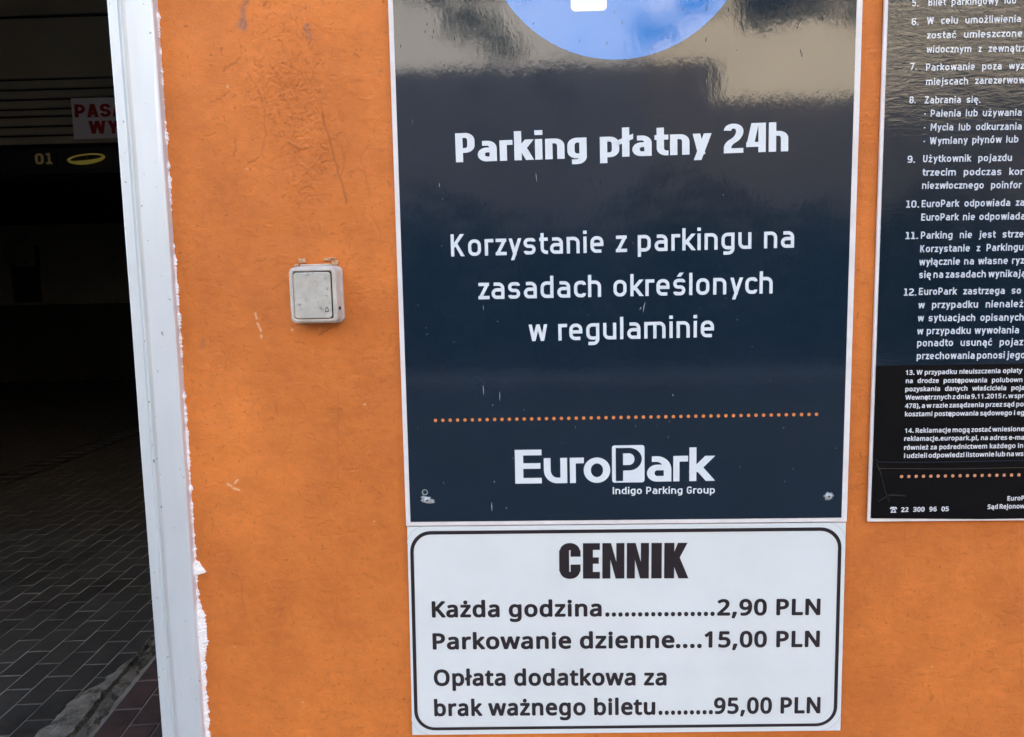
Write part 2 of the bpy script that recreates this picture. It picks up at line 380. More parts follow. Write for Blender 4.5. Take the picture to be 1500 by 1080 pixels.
class Font:
    def __init__(s, w, bw=0.62, xh=0.745, desc=-0.25, r=0.24, sb=0.075, wv=None):
        s.wv = wv or w
        s.w, s.bw, s.xh, s.desc, s.r, s.sb = w, bw, xh, desc, r, sb
        s.cache = {}
    def dia(s, x0, y0, x1, y1):
        wx = s.w * math.sqrt(1 + ((x1 - x0) / (y1 - y0)) ** 2) / 2
        return [Vector((x0 - wx, y0)), Vector((x0 + wx, y0)), Vector((x1 + wx, y1)), Vector((x1 - wx, y1))]
    def glyph(s, ch):
        w, bw, xh, r = s.w, s.bw, s.xh, s.r
        h = w / 2; v = s.wv; u = v / 2; L = h; R = bw - h; T = xh - u; B = u; C = 1 - u; D = s.desc + u; cx = bw / 2
        S = []; Q = []; W_ = bw
        def st(*p, c=False): S.append((p, c))
        def d(*a): Q.append(s.dia(*a))
        def dot(x, y): Q.append([Vector((x - h * 1.1, y)), Vector((x + h * 1.1, y)), Vector((x + h * 1.1, y + v)), Vector((x - h * 1.1, y + v))])
        def bowl(t=T, b=B, cl=True, crr=True):
            p = []
            p.append((R, t, r) if crr else (R, t)); p.append((L, t, r) if cl else (L, t))
            p.append((L, b, r) if cl else (L, b)); p.append((R, b, r) if crr else (R, b))
            S.append((tuple(p), True))
        acc = {'ó': 'o', 'ć': 'c', 'ń': 'n', 'ś': 's', 'ź': 'z', 'ż': 'z', 'ą': 'a', 'ę': 'e', 'ł': 'l'}
        b_ = acc.get(ch, ch)
        if b_ == 'a':
            st((L + .03, T), (R, T, r), (R, 0)); m_ = xh * .555
            st((R, m_), (L, m_, r), (L, B, r), (R, B))
        elif b_ == 'b': st((L, 0), (L, 1)); bowl(cl=False)
        elif b_ == 'c': W_ = bw * .92; R2 = W_ - h; st((R2, T - w * .75), (R2, T, r), (L, T, r), (L, B, r), (R2, B, r), (R2, B + w * .75))
        elif b_ == 'd': st((R, 0), (R, 1)); bowl(crr=False)
        elif b_ == 'e': st((L, xh * .5), (R, xh * .5), (R, T, r), (L, T, r), (L, B, r), (R - .02, B))
        elif b_ == 'f': W_ = .42; st((h + .07, 0), (h + .07, C, r), (W_, C)); st((0, T), (W_ - .02, T))
        elif b_ == 'g': bowl(crr=False); st((R, xh), (R, D, r), (L + .02, D))
        elif b_ == 'h': st((L, 0), (L, 1)); st((L, T), (R, T, r), (R, 0))
        elif b_ == 'i': W_ = w; st((h, 0), (h, xh)); dot(h, 1.01 - v)
        elif b_ == 'j': W_ = w + .08; st((h + .08, xh), (h + .08, D, r), (-.03, D)); dot(h + .08, 1.01 - v)
        elif b_ == 'k': st((L, 0), (L, 1)); d(L + .02, xh * .36, R - .01, xh); d(R, 0, L + w * .75, xh * .56)
        elif b_ == 'l': W_ = w; st((h, 0), (h, 1))
        elif b_ == 'm': W_ = bw * 1.62; X = W_ - h; st((L, 0), (L, xh)); st((L, T), (X, T, r), (X, 0)); st((W_ / 2, 0), (W_ / 2, T))
        elif b_ == 'n': st((L, 0), (L, xh)); st((L, T), (R, T, r), (R, 0))
        elif b_ == 'o': bowl()
        elif b_ == 'p': st((L, s.desc), (L, xh)); bowl(cl=False)
        elif b_ == 'r': W_ = bw * .68; st((L, 0), (L, xh)); st((L, T - w * .5), (L + .01, T, r), (W_, T))
        elif b_ == 's':
            W_ = bw * .92; X = W_ - h; m_ = xh * .5
            st((X, T - w * .6), (X, T, r), (L, T, r), (L, m_, r), (X, m_, r), (X, B, r), (L, B, r), (L, B + w * .6))
        elif b_ == 't': W_ = .40; st((h + .06, .95), (h + .06, B, r), (W_, B)); st((0, T), (W_, T))
        elif b_ == 'u': st((L, xh), (L, B, r), (R, B)); st((R, xh), (R, 0))
        elif b_ == 'w': W_ = bw * 1.45; a = h * 1.1; d(W_ * .27, 0, a, xh); d(W_ * .27, 0, W_ / 2, xh); d(W_ * .73, 0, W_ / 2, xh); d(W_ * .73, 0, W_ - a, xh)
        elif b_ == 'y': a = h * 1.1; d(cx - .01, 0.0, a, xh); d(cx - .13, s.desc, W_ - a, xh)
        elif b_ == 'z': W_ = bw * .86; st((.01, T), (W_ - .01, T)); st((0, B), (W_, B)); d(h * 1.3, B, W_ - h * 1.3, T)
        elif b_ == 'B': bt = .54; st((L, 0), (L, 1)); st((L, C), (R - .02, C, r), (R - .02, bt, r), (L, bt)); st((L, bt), (R, bt, r), (R, B, r), (L, B))
        elif b_ == 'C': st((R, C - .2), (R, C, r), (L, C, r), (L, B, r), (R, B, r), (R, B + .2))
        elif b_ == 'E': W_ = bw * .92; st((L, 0), (L, 1)); [st((L, y), (W_, y)) for y in (C, B)]; st((L, .52), (W_ - .03, .52))
        elif b_ == 'G': st((R, C - .16), (R, C, r), (L, C, r), (L, B, r), (R, B, r), (R, .46), (cx, .46))
        elif b_ == 'I': W_ = w; st((h, 0), (h, 1))
        elif b_ == 'K': W_ = bw * 1.05; st((L, 0), (L, 1)); d(L + .01, .40, W_ - w * .62, 1); d(W_ - w * .55, 0, L + w * .9, .6)
        elif b_ == 'M': W_ = bw * 1.35; X = W_ - h; st((L, 0), (L, 1)); st((X, 0), (X, 1)); d(W_ / 2, .3, L + .02, 1); d(W_ / 2, .3, X - .02, 1)
        elif b_ == 'P': st((L, 0), (L, 1)); st((L, C), (R, C, r), (R, .40, r), (L, .40))
        elif b_ == 'S': m_ = .5; st((R, C - w * .75), (R, C, r), (L, C, r), (L, m_, r), (R, m_, r), (R, B, r), (L, B, r), (L, B + w * .75))
        elif b_ == 'U': st((L, 1), (L, B, r), (R, B, r), (R, 1))
        elif b_ == 'W': W_ = bw * 1.6; a = h * 1.1; d(W_ * .27, 0, a, 1); d(W_ * .27, 0, W_ / 2, 1); d(W_ * .73, 0, W_ / 2, 1); d(W_ * .73, 0, W_ - a, 1)
        elif b_ == 'Y': W_ = bw * 1.1; a = h * 1.2; st((W_ / 2, 0), (W_ / 2, .45)); d(W_ / 2, .38, a, 1); d(W_ / 2, .38, W_ - a, 1)
        elif b_ == 'A': W_ = bw * 1.12; a = h * 1.1; d(a, 0, W_ / 2 - .02, 1); d(W_ - a, 0, W_ / 2 + .02, 1); st((W_ * .2, .28), (W_ * .8, .28))
        elif b_ == 'Z': st((.01, C), (bw - .01, C)); st((0, B), (bw, B)); d(h * 1.2, B, bw - h * 1.2, C)
        elif b_ == '0': st((R, C, r), (L, C, r), (L, B, r), (R, B, r), c=True)
        elif b_ == '1': W_ = bw * .8; X = W_ * .52; st((X, 0), (X, 1)); st((.02, C), (X, C)); st((0, B), (W_, B))
        elif b_ == '2': st((L, C - w * .7), (L, C, r), (R, C, r), (R, .56, r), (L + .0, .30, .12), (L, B), (R + h, B))
        elif b_ == '4': st((0, .27), (W_, .27)); st((R, 0), (R, 1)); d(L + .01, .27, W_ * .45, 1)
        elif b_ == '5': st((R, C), (L, C), (L, .58), (R, .58, r), (R, B, r), (L, B, r), (L, B + w * .7))
        elif b_ == '6': st((R, C - w * .6), (R, C, r), (L, C, r), (L, B, r), (R, B, r), (R, .57, r), (L, .57))
        elif b_ == '7': st((0, C), (bw, C)); d(bw * .28, 0, bw - h, C)
        elif b_ == '8': bowl(C, .53); bowl(.53, B)
        elif b_ == '9': st((L, B + w * .6), (L, B, r), (R, B, r), (R, C, r), (L, C, r), (L, .43, r), (R, .43))
        elif b_ == '.': W_ = w * 1.15; dot(W_ / 2, 0)
        elif b_ == '·': W_ = w; dot(W_ / 2, .33)
        elif b_ == ',': W_ = w * 1.15; d(W_ * .3, -.12, W_ * .6, w)
        else: raise KeyError(ch)
        if ch in 'óćńśź': d(W_ / 2 - .03, xh + .09, W_ / 2 + .11, xh + .27)
        if ch == 'ż': dot(W_ / 2, xh + .12)
        if ch in 'ąę': X = W_ - h * 1.2; S.append((((X, .03), (X - .09, -.1, .08), (X - .07, -.2, .06), (X + .07, -.2)), False))
        if ch == 'ł': Q.append([Vector((-.11, .40)), Vector((w + .11, .60)), Vector((w + .11, .60 + w * .85)), Vector((-.11, .40 + w * .85))])
        return S, Q, W_
    def get(s, ch):
        if ch in s.cache: return s.cache[ch]
        S, Q, W_ = s.glyph(ch)
        quads = list(Q)
        for p, c in S: quads += stroke_quads(p, s.w, c, s.wv)
        vs = []; fs = []
        for q in quads:
            a = sum((q[i].x * q[(i + 1) % 4].y - q[(i + 1) % 4].x * q[i].y) for i in range(4))
            if abs(a) < 1e-9: continue
            if a < 0: q = q[::-1]
            fs.append(list(range(len(vs), len(vs) + 4))); vs += q
        s.cache[ch] = union(vs, fs) + (W_,)
        return s.cache[ch]
    def layout(s, txt, space):
        x = 0; out = []; last = 0
        for ch in txt:
            if ch == ' ': x += space; continue
            v, f, W_ = s.get(ch)
            out.append((v, f, x)); last = x + W_
            x += W_ + s.sb * 2 * (0.55 if ch in 'rtkyzwcf' else 1.0)
        return out, last

# outlines of the humanist sans capitals, small letters and digits:
# code point, advance, vertex count, triangle count, vertices, triangles (1000 units per em)
GLYPHS = [
[41,240,38,36,208,220,207,177,203,135,196,94,186,53,174,14,158,-24,138,-60,116,-94,90,-127,25,-127,48,-92,69,-57,86,-20,102,18,114,58,124,98,132,138,136,180,137,220,136,262,132,304,124,346,114,386,102,426,86,465,68,503,48,538,24,572,90,572,116,540,138,504,158,468,174,429,186,389,196,348,203,306,207,263,27,29,28,27,30,29,27,31,30,26,31,27,26,32,31,25,32,26,25,33,32,24,33,25,24,34,33,23,34,24,23,35,34,22,35,23,22,36,35,21,36,22,21,37,36,20,37,21,20,0,37,19,0,20,18,0,19,18,1,0,17,1,18,17,2,1,16,2,17,16,3,2,15,3,16,15,4,3,14,4,15,14,5,4,13,5,14,13,6,5,12,6,13,12,7,6,11,7,12,11,8,7,10,8,11,10,9,8],
[44,215,21,19,154,84,149,65,142,45,136,23,128,2,120,-20,111,-42,102,-63,94,-84,85,-104,33,-104,38,-83,44,-61,48,-38,54,-15,58,8,62,31,66,53,70,74,73,93,148,93,18,20,19,18,0,20,18,1,0,17,1,18,17,2,1,16,2,17,16,3,2,15,3,16,15,4,3,14,4,15,14,5,4,13,5,14,13,6,5,12,6,13,12,7,6,11,7,12,11,8,7,10,8,11,10,9,8],
[45,258,4,2,32,184,32,246,226,246,226,184,0,2,1,0,3,2],
[46,215,24,22,58,43,59,61,64,75,72,85,82,92,94,96,107,97,120,96,132,92,142,85,150,75,156,61,157,43,156,26,150,12,142,2,132,-6,120,-10,107,-11,94,-10,82,-6,72,2,64,12,59,26,5,7,6,4,7,5,4,8,7,3,8,4,3,9,8,2,9,3,2,10,9,1,10,2,1,11,10,0,11,1,0,12,11,23,12,0,23,13,12,22,13,23,22,14,13,21,14,22,21,15,14,20,15,21,20,16,15,20,17,16,19,17,20,19,18,17],
[48,459,75,75,420,287,418,242,415,201,409,163,401,128,390,98,376,70,359,47,339,28,316,12,290,1,261,-6,228,-8,188,-4,153,8,122,27,97,54,76,88,60,129,48,176,42,228,39,287,42,346,48,399,58,446,73,486,94,520,119,546,150,566,186,578,228,582,269,578,304,566,335,546,361,520,382,486,398,446,410,399,417,346,110,287,111,238,115,194,122,156,131,124,144,98,159,78,178,64,202,55,228,52,256,55,278,64,298,78,314,98,326,124,336,156,343,194,347,238,348,287,347,336,343,380,336,418,326,449,314,475,298,495,278,510,256,518,228,521,202,518,178,510,159,495,144,475,131,449,122,418,115,380,111,336,29,31,30,28,31,29,28,32,31,27,32,28,27,33,32,26,33,27,26,66,33,66,34,33,26,67,66,65,34,66,25,67,26,65,35,34,64,35,65,25,68,67,25,69,68,63,35,64,25,70,69,62,35,63,62,36,35,24,70,25,24,71,70,61,36,62,24,72,71,60,36,61,23,72,24,60,37,36,23,73,72,59,37,60,22,73,23,59,38,37,22,74,73,58,38,59,21,74,22,58,0,38,21,39,74,57,0,58,20,39,21,20,40,39,56,0,57,56,1,0,56,2,1,20,41,40,55,2,56,19,41,20,55,3,2,19,42,41,54,3,55,18,42,19,54,4,3,18,43,42,53,4,54,17,43,18,53,5,4,17,44,43,52,5,53,17,45,44,51,5,52,51,6,5,16,45,17,16,46,45,50,6,51,50,7,6,16,47,46,49,7,50,16,48,47,48,7,49,15,48,16,15,7,48,15,8,7,15,9,8,14,9,15,14,10,9,13,10,14,13,11,10,12,11,13],
[49,459,22,20,285,0,216,0,216,400,216,415,216,428,216,440,216,450,217,460,217,470,218,479,218,489,219,499,211,491,203,484,196,477,188,471,179,463,169,455,108,405,71,452,226,572,285,572,19,21,20,19,11,21,11,0,21,19,12,11,10,0,11,19,13,12,9,0,10,19,14,13,8,0,9,19,15,14,19,16,15,7,0,8,19,17,16,6,0,7,19,18,17,5,0,6,4,0,5,3,0,4,2,0,3,1,0,2],
[50,459,56,54,417,0,38,0,38,58,188,210,216,238,240,264,262,287,280,310,294,332,306,353,315,376,320,399,322,424,318,453,309,477,294,496,273,510,248,518,220,520,194,519,170,514,147,506,126,495,104,482,82,466,45,513,60,526,77,537,94,548,113,557,132,565,153,572,174,577,197,580,220,580,255,578,286,572,313,562,336,548,356,530,372,510,384,486,392,458,394,428,392,399,386,371,375,344,362,318,344,292,324,267,301,241,275,214,247,185,128,67,128,64,417,64,33,35,34,32,35,33,32,36,35,31,36,32,31,37,36,30,37,31,29,37,30,29,38,37,28,38,29,28,39,38,27,39,28,26,39,27,26,18,39,18,40,39,25,18,26,25,19,18,17,40,18,25,20,19,16,40,17,25,21,20,24,23,25,23,22,25,22,21,25,16,41,40,15,41,16,14,41,15,14,42,41,13,42,14,13,43,42,12,43,13,12,44,43,11,44,12,10,44,11,10,45,44,9,45,10,9,46,45,8,46,9,8,47,46,7,47,8,7,48,47,6,48,7,6,49,48,5,49,6,5,50,49,4,50,5,4,51,50,3,51,4,3,52,51,2,52,3,2,53,52,2,54,53,2,55,54,2,0,55,1,0,2],
[51,459,93,91,395,439,394,414,389,392,381,372,370,354,356,339,340,326,321,316,300,308,277,302,277,298,319,290,353,276,379,255,398,229,409,198,413,163,410,131,403,101,390,74,372,50,348,30,318,14,282,2,241,-6,193,-8,164,-7,136,-5,110,-1,84,4,60,13,36,23,36,89,61,78,87,69,114,61,141,56,168,52,194,51,240,55,278,65,305,82,324,104,336,132,339,164,337,187,331,206,320,222,306,236,288,247,266,255,240,261,211,264,179,266,124,266,124,326,180,326,210,327,236,332,258,339,278,350,294,362,307,377,316,394,321,413,323,434,320,460,311,481,295,498,274,511,249,519,219,521,199,520,181,518,164,515,148,511,132,505,118,498,103,491,89,482,74,473,39,521,61,536,86,550,115,563,147,573,181,579,218,580,273,576,318,563,352,540,376,511,390,478,86,88,87,85,88,86,85,89,88,84,89,85,83,89,84,83,90,89,82,90,83,82,91,90,81,71,82,71,91,82,80,79,81,79,78,81,78,77,81,77,76,81,76,75,81,75,74,81,74,73,81,73,72,81,72,71,81,70,91,71,69,91,70,69,92,91,68,92,69,67,92,68,66,92,67,66,0,92,65,0,66,65,1,0,64,1,65,64,2,1,63,2,64,62,2,63,62,3,2,61,3,62,61,4,3,60,4,61,60,5,4,59,5,60,59,6,5,58,6,59,57,6,58,56,6,57,56,7,6,54,56,55,54,7,56,54,8,7,54,9,8,54,10,9,54,11,10,54,12,11,54,53,12,53,52,12,52,13,12,51,13,52,50,13,51,49,13,50,49,14,13,48,14,49,47,14,48,47,15,14,46,15,47,45,15,46,45,16,15,44,16,45,43,16,44,43,17,16,42,17,43,42,18,17,41,18,42,41,19,18,31,33,32,40,19,41,31,34,33,40,20,19,31,35,34,39,20,40,31,36,35,31,37,36,38,20,39,31,38,37,31,20,38,31,21,20,31,22,21,30,22,31,30,23,22,29,23,30,28,23,29,28,24,23,27,24,28,26,24,27,26,25,24],
[52,459,33,33,443,130,359,130,359,0,291,0,291,130,17,130,17,190,286,576,359,576,359,193,443,193,291,374,291,387,291,400,292,412,292,423,292,434,293,444,293,454,294,464,294,474,294,483,294,492,295,500,292,500,287,490,282,479,276,468,270,456,264,446,258,438,86,193,291,193,6,24,7,24,8,7,24,23,8,23,9,8,6,25,24,22,9,23,21,9,22,6,26,25,20,9,21,6,27,26,19,9,20,6,28,27,18,9,19,6,29,28,17,9,18,6,30,29,16,9,17,6,31,30,15,9,16,14,9,15,13,9,14,12,9,13,11,9,12,32,9,11,6,32,31,6,9,32,6,10,9,6,0,10,5,0,6,4,0,5,3,1,4,1,0,4,3,2,1],
[53,459,64,62,220,351,258,349,292,342,322,331,349,316,372,297,389,274,402,247,410,217,413,183,410,145,402,111,387,80,368,54,343,32,314,15,280,2,242,-6,199,-8,170,-7,142,-4,116,0,91,6,70,14,50,23,50,90,71,79,94,70,121,62,148,56,174,53,200,52,227,54,252,58,274,65,294,76,310,90,323,106,333,126,339,150,341,176,337,210,326,239,306,262,279,278,242,288,197,292,182,292,164,290,146,288,128,285,112,282,100,280,64,302,86,572,373,572,373,508,146,508,132,342,142,344,155,346,169,348,185,350,202,351,53,57,54,57,55,54,57,56,55,53,58,57,63,1,0,62,1,63,61,1,62,61,2,1,60,2,61,59,2,60,58,2,59,53,2,58,53,3,2,53,4,3,53,5,4,52,51,53,51,50,53,50,49,53,49,48,53,48,47,53,47,46,53,46,5,53,46,45,5,45,6,5,44,6,45,43,6,44,43,7,6,42,7,43,42,8,7,41,8,42,41,9,8,40,9,41,40,10,9,39,10,40,38,10,39,38,11,10,37,11,38,37,12,11,36,12,37,24,26,25,35,12,36,35,13,12,24,27,26,34,13,35,24,28,27,33,13,34,24,29,28,32,13,33,24,30,29,32,14,13,31,14,32,24,31,30,24,14,31,24,15,14,23,15,24,23,16,15,22,16,23,21,16,22,21,17,16,20,17,21,19,17,20,19,18,17],
[54,459,113,113,44,244,45,278,47,310,51,342,56,374,64,404,74,434,87,461,103,486,121,510,142,530,168,548,196,562,228,572,265,578,306,580,318,580,330,580,344,579,356,578,368,576,377,574,377,513,367,516,356,518,344,520,332,522,320,522,308,523,273,521,242,515,216,504,193,490,174,474,158,454,145,432,134,407,127,380,121,352,117,322,115,291,120,291,128,304,138,315,150,326,163,335,178,343,194,350,213,354,233,358,255,358,287,356,316,349,342,338,365,322,384,302,400,279,412,251,419,220,421,184,418,147,411,112,398,82,382,55,360,33,336,15,307,2,275,-6,239,-8,212,-6,187,-1,163,7,140,19,120,35,101,54,84,76,70,103,59,133,51,166,46,204,238,51,270,55,297,66,320,84,337,110,348,143,351,184,348,218,339,247,324,271,302,289,274,300,240,303,216,302,194,296,175,288,158,276,143,263,131,248,122,232,117,215,116,198,116,180,119,163,123,146,129,129,137,114,146,99,158,85,170,74,185,64,201,57,219,53,14,16,15,14,17,16,14,18,17,14,19,18,13,19,14,13,20,19,13,21,20,13,22,21,12,23,13,23,22,13,11,25,12,25,24,12,24,23,12,10,27,11,27,26,11,26,25,11,9,29,10,29,28,10,28,27,10,9,30,29,9,31,30,8,31,9,8,32,31,8,33,32,7,33,8,7,34,33,6,34,7,6,35,34,5,35,6,5,36,35,5,37,36,4,37,5,4,38,37,3,38,4,49,51,50,48,51,49,48,52,51,47,52,48,3,39,38,46,52,47,46,53,52,45,53,46,2,39,3,45,54,53,44,54,45,43,54,44,43,55,54,2,40,39,42,92,43,92,55,43,1,40,2,41,93,42,93,92,42,91,55,92,91,56,55,41,94,93,90,56,91,41,95,94,1,41,40,1,95,41,89,56,90,1,96,95,89,57,56,0,96,1,0,97,96,88,57,89,0,98,97,88,58,57,0,99,98,87,58,88,79,99,0,79,100,99,87,59,58,86,59,87,79,101,100,78,101,79,78,102,101,85,59,86,85,60,59,78,103,102,77,103,78,77,104,103,85,61,60,77,105,104,84,61,85,76,105,77,76,106,105,76,107,106,84,62,61,83,62,84,75,107,76,75,108,107,75,109,108,82,62,83,82,63,62,74,109,75,74,110,109,81,63,82,74,111,110,74,112,111,81,64,63,80,64,81,73,112,74,73,80,112,73,64,80,72,64,73,72,65,64,71,65,72,71,66,65,70,66,71,70,67,66,69,67,70,69,68,67],
[55,459,7,5,109,0,344,508,35,508,35,572,420,572,420,518,187,0,2,4,3,2,5,4,2,1,5,1,6,5,0,6,1],
[56,459,133,135,228,580,261,579,290,574,318,565,342,553,362,538,378,519,390,497,398,472,400,444,398,422,394,402,385,383,374,367,361,352,346,338,328,326,310,314,291,303,314,292,335,279,355,265,373,250,388,234,401,216,411,196,417,173,418,148,416,118,408,90,395,65,378,44,356,26,330,11,300,0,267,-6,231,-8,192,-6,157,0,126,10,100,24,78,42,61,63,49,87,42,115,39,146,41,171,46,194,56,214,68,232,82,249,100,264,118,277,138,289,158,299,140,310,123,322,107,336,93,350,81,366,71,382,64,401,59,422,58,444,60,472,68,497,80,518,97,537,117,552,141,564,168,574,197,579,108,145,112,119,122,96,138,76,161,60,192,51,229,48,265,51,295,60,319,76,336,96,346,120,350,148,348,166,343,182,335,197,324,210,310,223,293,235,274,246,253,256,229,266,216,270,194,260,174,249,157,237,142,225,130,212,121,197,114,182,110,164,228,524,200,521,176,514,155,502,139,486,130,466,127,441,128,422,133,406,141,391,151,379,164,367,179,357,196,348,213,339,232,330,250,339,266,348,282,357,296,367,307,379,317,392,324,406,329,423,330,441,327,466,318,486,302,502,282,514,257,521,71,1,0,71,2,1,70,2,71,70,3,2,69,3,70,69,4,3,68,4,69,68,5,4,67,5,68,67,6,5,66,103,67,103,6,67,66,104,103,132,6,103,66,105,104,131,6,132,131,7,6,65,105,66,65,106,105,130,7,131,65,107,106,129,7,130,129,8,7,64,107,65,64,108,107,128,8,129,63,108,64,128,9,8,63,109,108,127,9,128,62,109,63,127,10,9,62,110,109,126,10,127,125,10,126,62,111,110,61,111,62,125,11,10,124,11,125,61,112,111,124,12,11,60,112,61,123,12,124,60,113,112,123,13,12,59,113,60,122,13,123,59,114,113,59,115,114,121,13,122,121,14,13,58,115,59,58,116,115,120,14,121,120,15,14,57,116,58,57,117,116,119,15,120,57,118,117,118,15,119,118,16,15,56,118,57,56,16,118,56,17,16,55,17,56,55,18,17,54,18,55,54,19,18,53,19,54,53,20,19,52,20,53,52,21,20,51,94,52,94,21,52,51,95,94,93,21,94,92,21,93,92,22,21,50,95,51,50,96,95,91,22,92,91,23,22,49,96,50,49,97,96,90,23,91,49,98,97,89,23,90,89,24,23,48,98,49,48,99,98,88,24,89,88,25,24,47,99,48,47,100,99,87,25,88,47,101,100,86,25,87,86,26,25,46,101,47,85,26,86,46,102,101,85,27,26,45,102,46,84,27,85,45,72,102,84,28,27,83,28,84,44,72,45,44,73,72,82,28,83,44,74,73,82,29,28,43,74,44,81,29,82,43,75,74,81,30,29,42,75,43,42,76,75,80,30,81,80,31,30,41,76,42,41,77,76,79,31,80,78,31,79,41,78,77,41,31,78,41,32,31,40,32,41,40,33,32,39,33,40,39,34,33,38,34,39,38,35,34,37,35,38,37,36,35],
[57,459,113,113,417,328,416,296,414,263,410,230,404,199,397,168,386,139,374,112,358,86,340,63,318,42,293,25,265,11,232,0,195,-6,154,-8,143,-8,130,-7,117,-6,103,-4,92,-2,82,0,82,60,92,57,103,54,116,52,128,51,140,50,152,50,188,52,218,58,245,68,268,82,287,99,303,118,316,140,327,165,334,192,340,220,344,250,346,281,341,281,332,269,322,258,310,247,297,238,282,230,266,223,248,218,227,215,204,214,173,216,144,223,118,234,95,250,76,270,60,294,49,321,42,352,40,387,43,426,50,460,63,491,80,518,102,540,127,557,156,570,188,578,223,580,250,579,275,574,299,565,322,553,342,537,361,518,377,496,391,469,402,440,410,406,415,369,223,521,192,518,165,507,142,488,124,462,114,429,110,388,113,354,122,325,137,301,158,284,186,273,220,270,244,271,266,276,286,285,304,296,318,310,330,325,339,341,344,358,346,374,345,392,342,409,338,426,332,443,324,459,315,474,304,488,291,499,277,508,260,516,242,520,67,69,68,67,70,69,66,70,67,66,71,70,65,71,66,65,72,71,64,72,65,64,73,72,63,73,64,63,80,73,80,74,73,63,81,80,112,74,80,111,74,112,111,75,74,63,82,81,62,82,63,110,75,111,109,75,110,62,83,82,108,75,109,108,76,75,61,83,62,61,84,83,107,76,108,106,76,107,106,77,76,61,85,84,60,85,61,105,77,106,104,77,105,104,78,77,60,86,85,103,78,104,59,86,60,102,78,103,102,79,78,101,79,102,59,87,86,58,87,59,100,79,101,100,0,79,99,0,100,58,88,87,57,88,58,98,0,99,98,1,0,57,89,88,97,1,98,56,89,57,96,1,97,56,90,89,95,1,96,95,40,1,40,2,1,55,90,56,94,41,95,41,40,95,55,91,90,94,42,41,39,2,40,93,42,94,55,92,91,92,42,93,54,92,55,54,42,92,54,43,42,39,3,2,54,44,43,53,44,54,38,3,39,53,45,44,53,46,45,52,46,53,38,4,3,52,47,46,51,47,52,51,48,47,37,4,38,51,49,48,50,49,51,37,5,4,36,5,37,36,6,5,35,6,36,34,6,35,34,7,6,33,7,34,33,8,7,32,8,33,32,9,8,31,9,32,30,9,31,30,10,9,21,23,22,29,10,30,21,24,23,21,25,24,21,26,25,28,10,29,21,27,26,21,28,27,21,10,28,21,11,10,21,12,11,21,13,12,21,14,13,20,14,21,19,14,20,18,14,19,18,15,14,17,15,18,16,15,17],
[69,446,12,10,398,0,78,0,78,572,398,572,398,509,150,509,150,330,383,330,383,268,150,268,150,63,398,63,1,5,2,5,3,2,5,4,3,1,6,5,1,9,6,9,7,6,9,8,7,1,10,9,1,11,10,1,0,11],
[75,496,18,16,496,0,412,0,208,274,150,222,150,0,78,0,78,572,150,572,150,290,166,308,182,327,199,345,216,363,232,381,248,399,403,572,488,572,261,323,5,7,6,5,8,7,14,16,15,14,17,16,13,17,14,12,17,13,11,17,12,10,17,11,9,17,10,9,2,17,2,0,17,8,2,9,5,3,8,3,2,8,1,0,2,5,4,3],
[76,420,6,4,78,0,78,572,150,572,150,64,400,64,400,0,0,2,1,0,3,2,0,4,3,0,5,4],
[78,610,30,28,532,0,448,0,141,476,138,476,139,462,140,448,141,432,142,415,142,397,143,378,144,359,144,340,144,320,144,0,78,0,78,572,161,572,467,99,470,99,469,108,469,122,468,137,467,155,466,174,466,193,465,213,464,232,464,250,464,572,532,572,14,3,15,3,16,15,3,2,16,2,17,16,27,29,28,27,0,29,14,4,3,1,17,2,14,5,4,14,6,5,14,7,6,14,8,7,14,9,8,14,10,9,14,11,10,14,12,11,14,13,12,26,0,27,25,0,26,24,0,25,23,0,24,22,0,23,21,0,22,20,0,21,19,0,20,18,0,19,1,18,17,1,0,18],
[79,626,75,75,578,287,576,244,570,204,560,166,548,132,531,101,510,73,486,49,459,29,428,13,393,1,355,-6,314,-8,270,-6,232,2,196,13,165,29,138,50,114,74,94,101,78,132,65,167,56,204,51,245,49,288,52,344,62,396,78,442,100,482,130,517,166,544,208,565,258,577,314,582,368,577,417,565,459,545,494,517,524,483,547,442,564,396,574,344,125,287,127,241,134,200,145,163,161,131,182,104,207,82,238,67,273,58,314,54,354,58,390,67,420,82,445,104,466,131,481,163,492,200,499,241,501,287,496,354,481,410,456,457,420,491,373,511,314,518,274,515,238,506,207,490,182,469,161,443,145,411,134,374,127,333,32,34,33,32,35,34,31,35,32,31,36,35,30,36,31,30,37,36,29,66,30,66,37,30,29,67,66,65,37,66,65,38,37,28,67,29,28,68,67,64,38,65,28,69,68,63,38,64,28,70,69,63,39,38,27,70,28,27,71,70,62,39,63,27,72,71,62,40,39,26,72,27,26,73,72,61,40,62,61,41,40,25,73,26,25,74,73,60,41,61,24,74,25,60,0,41,24,42,74,23,42,24,23,43,42,59,0,60,59,1,0,22,43,23,59,2,1,22,44,43,58,2,59,21,44,22,58,3,2,57,3,58,21,45,44,20,45,21,57,4,3,20,46,45,56,4,57,19,46,20,56,5,4,19,47,46,55,5,56,19,48,47,54,5,55,18,48,19,54,6,5,18,49,48,53,6,54,17,49,18,53,7,6,17,50,49,52,7,53,17,51,50,51,7,52,17,7,51,16,7,17,16,8,7,15,8,16,15,9,8,14,9,15,14,10,9,13,10,14,13,11,10,12,11,13],
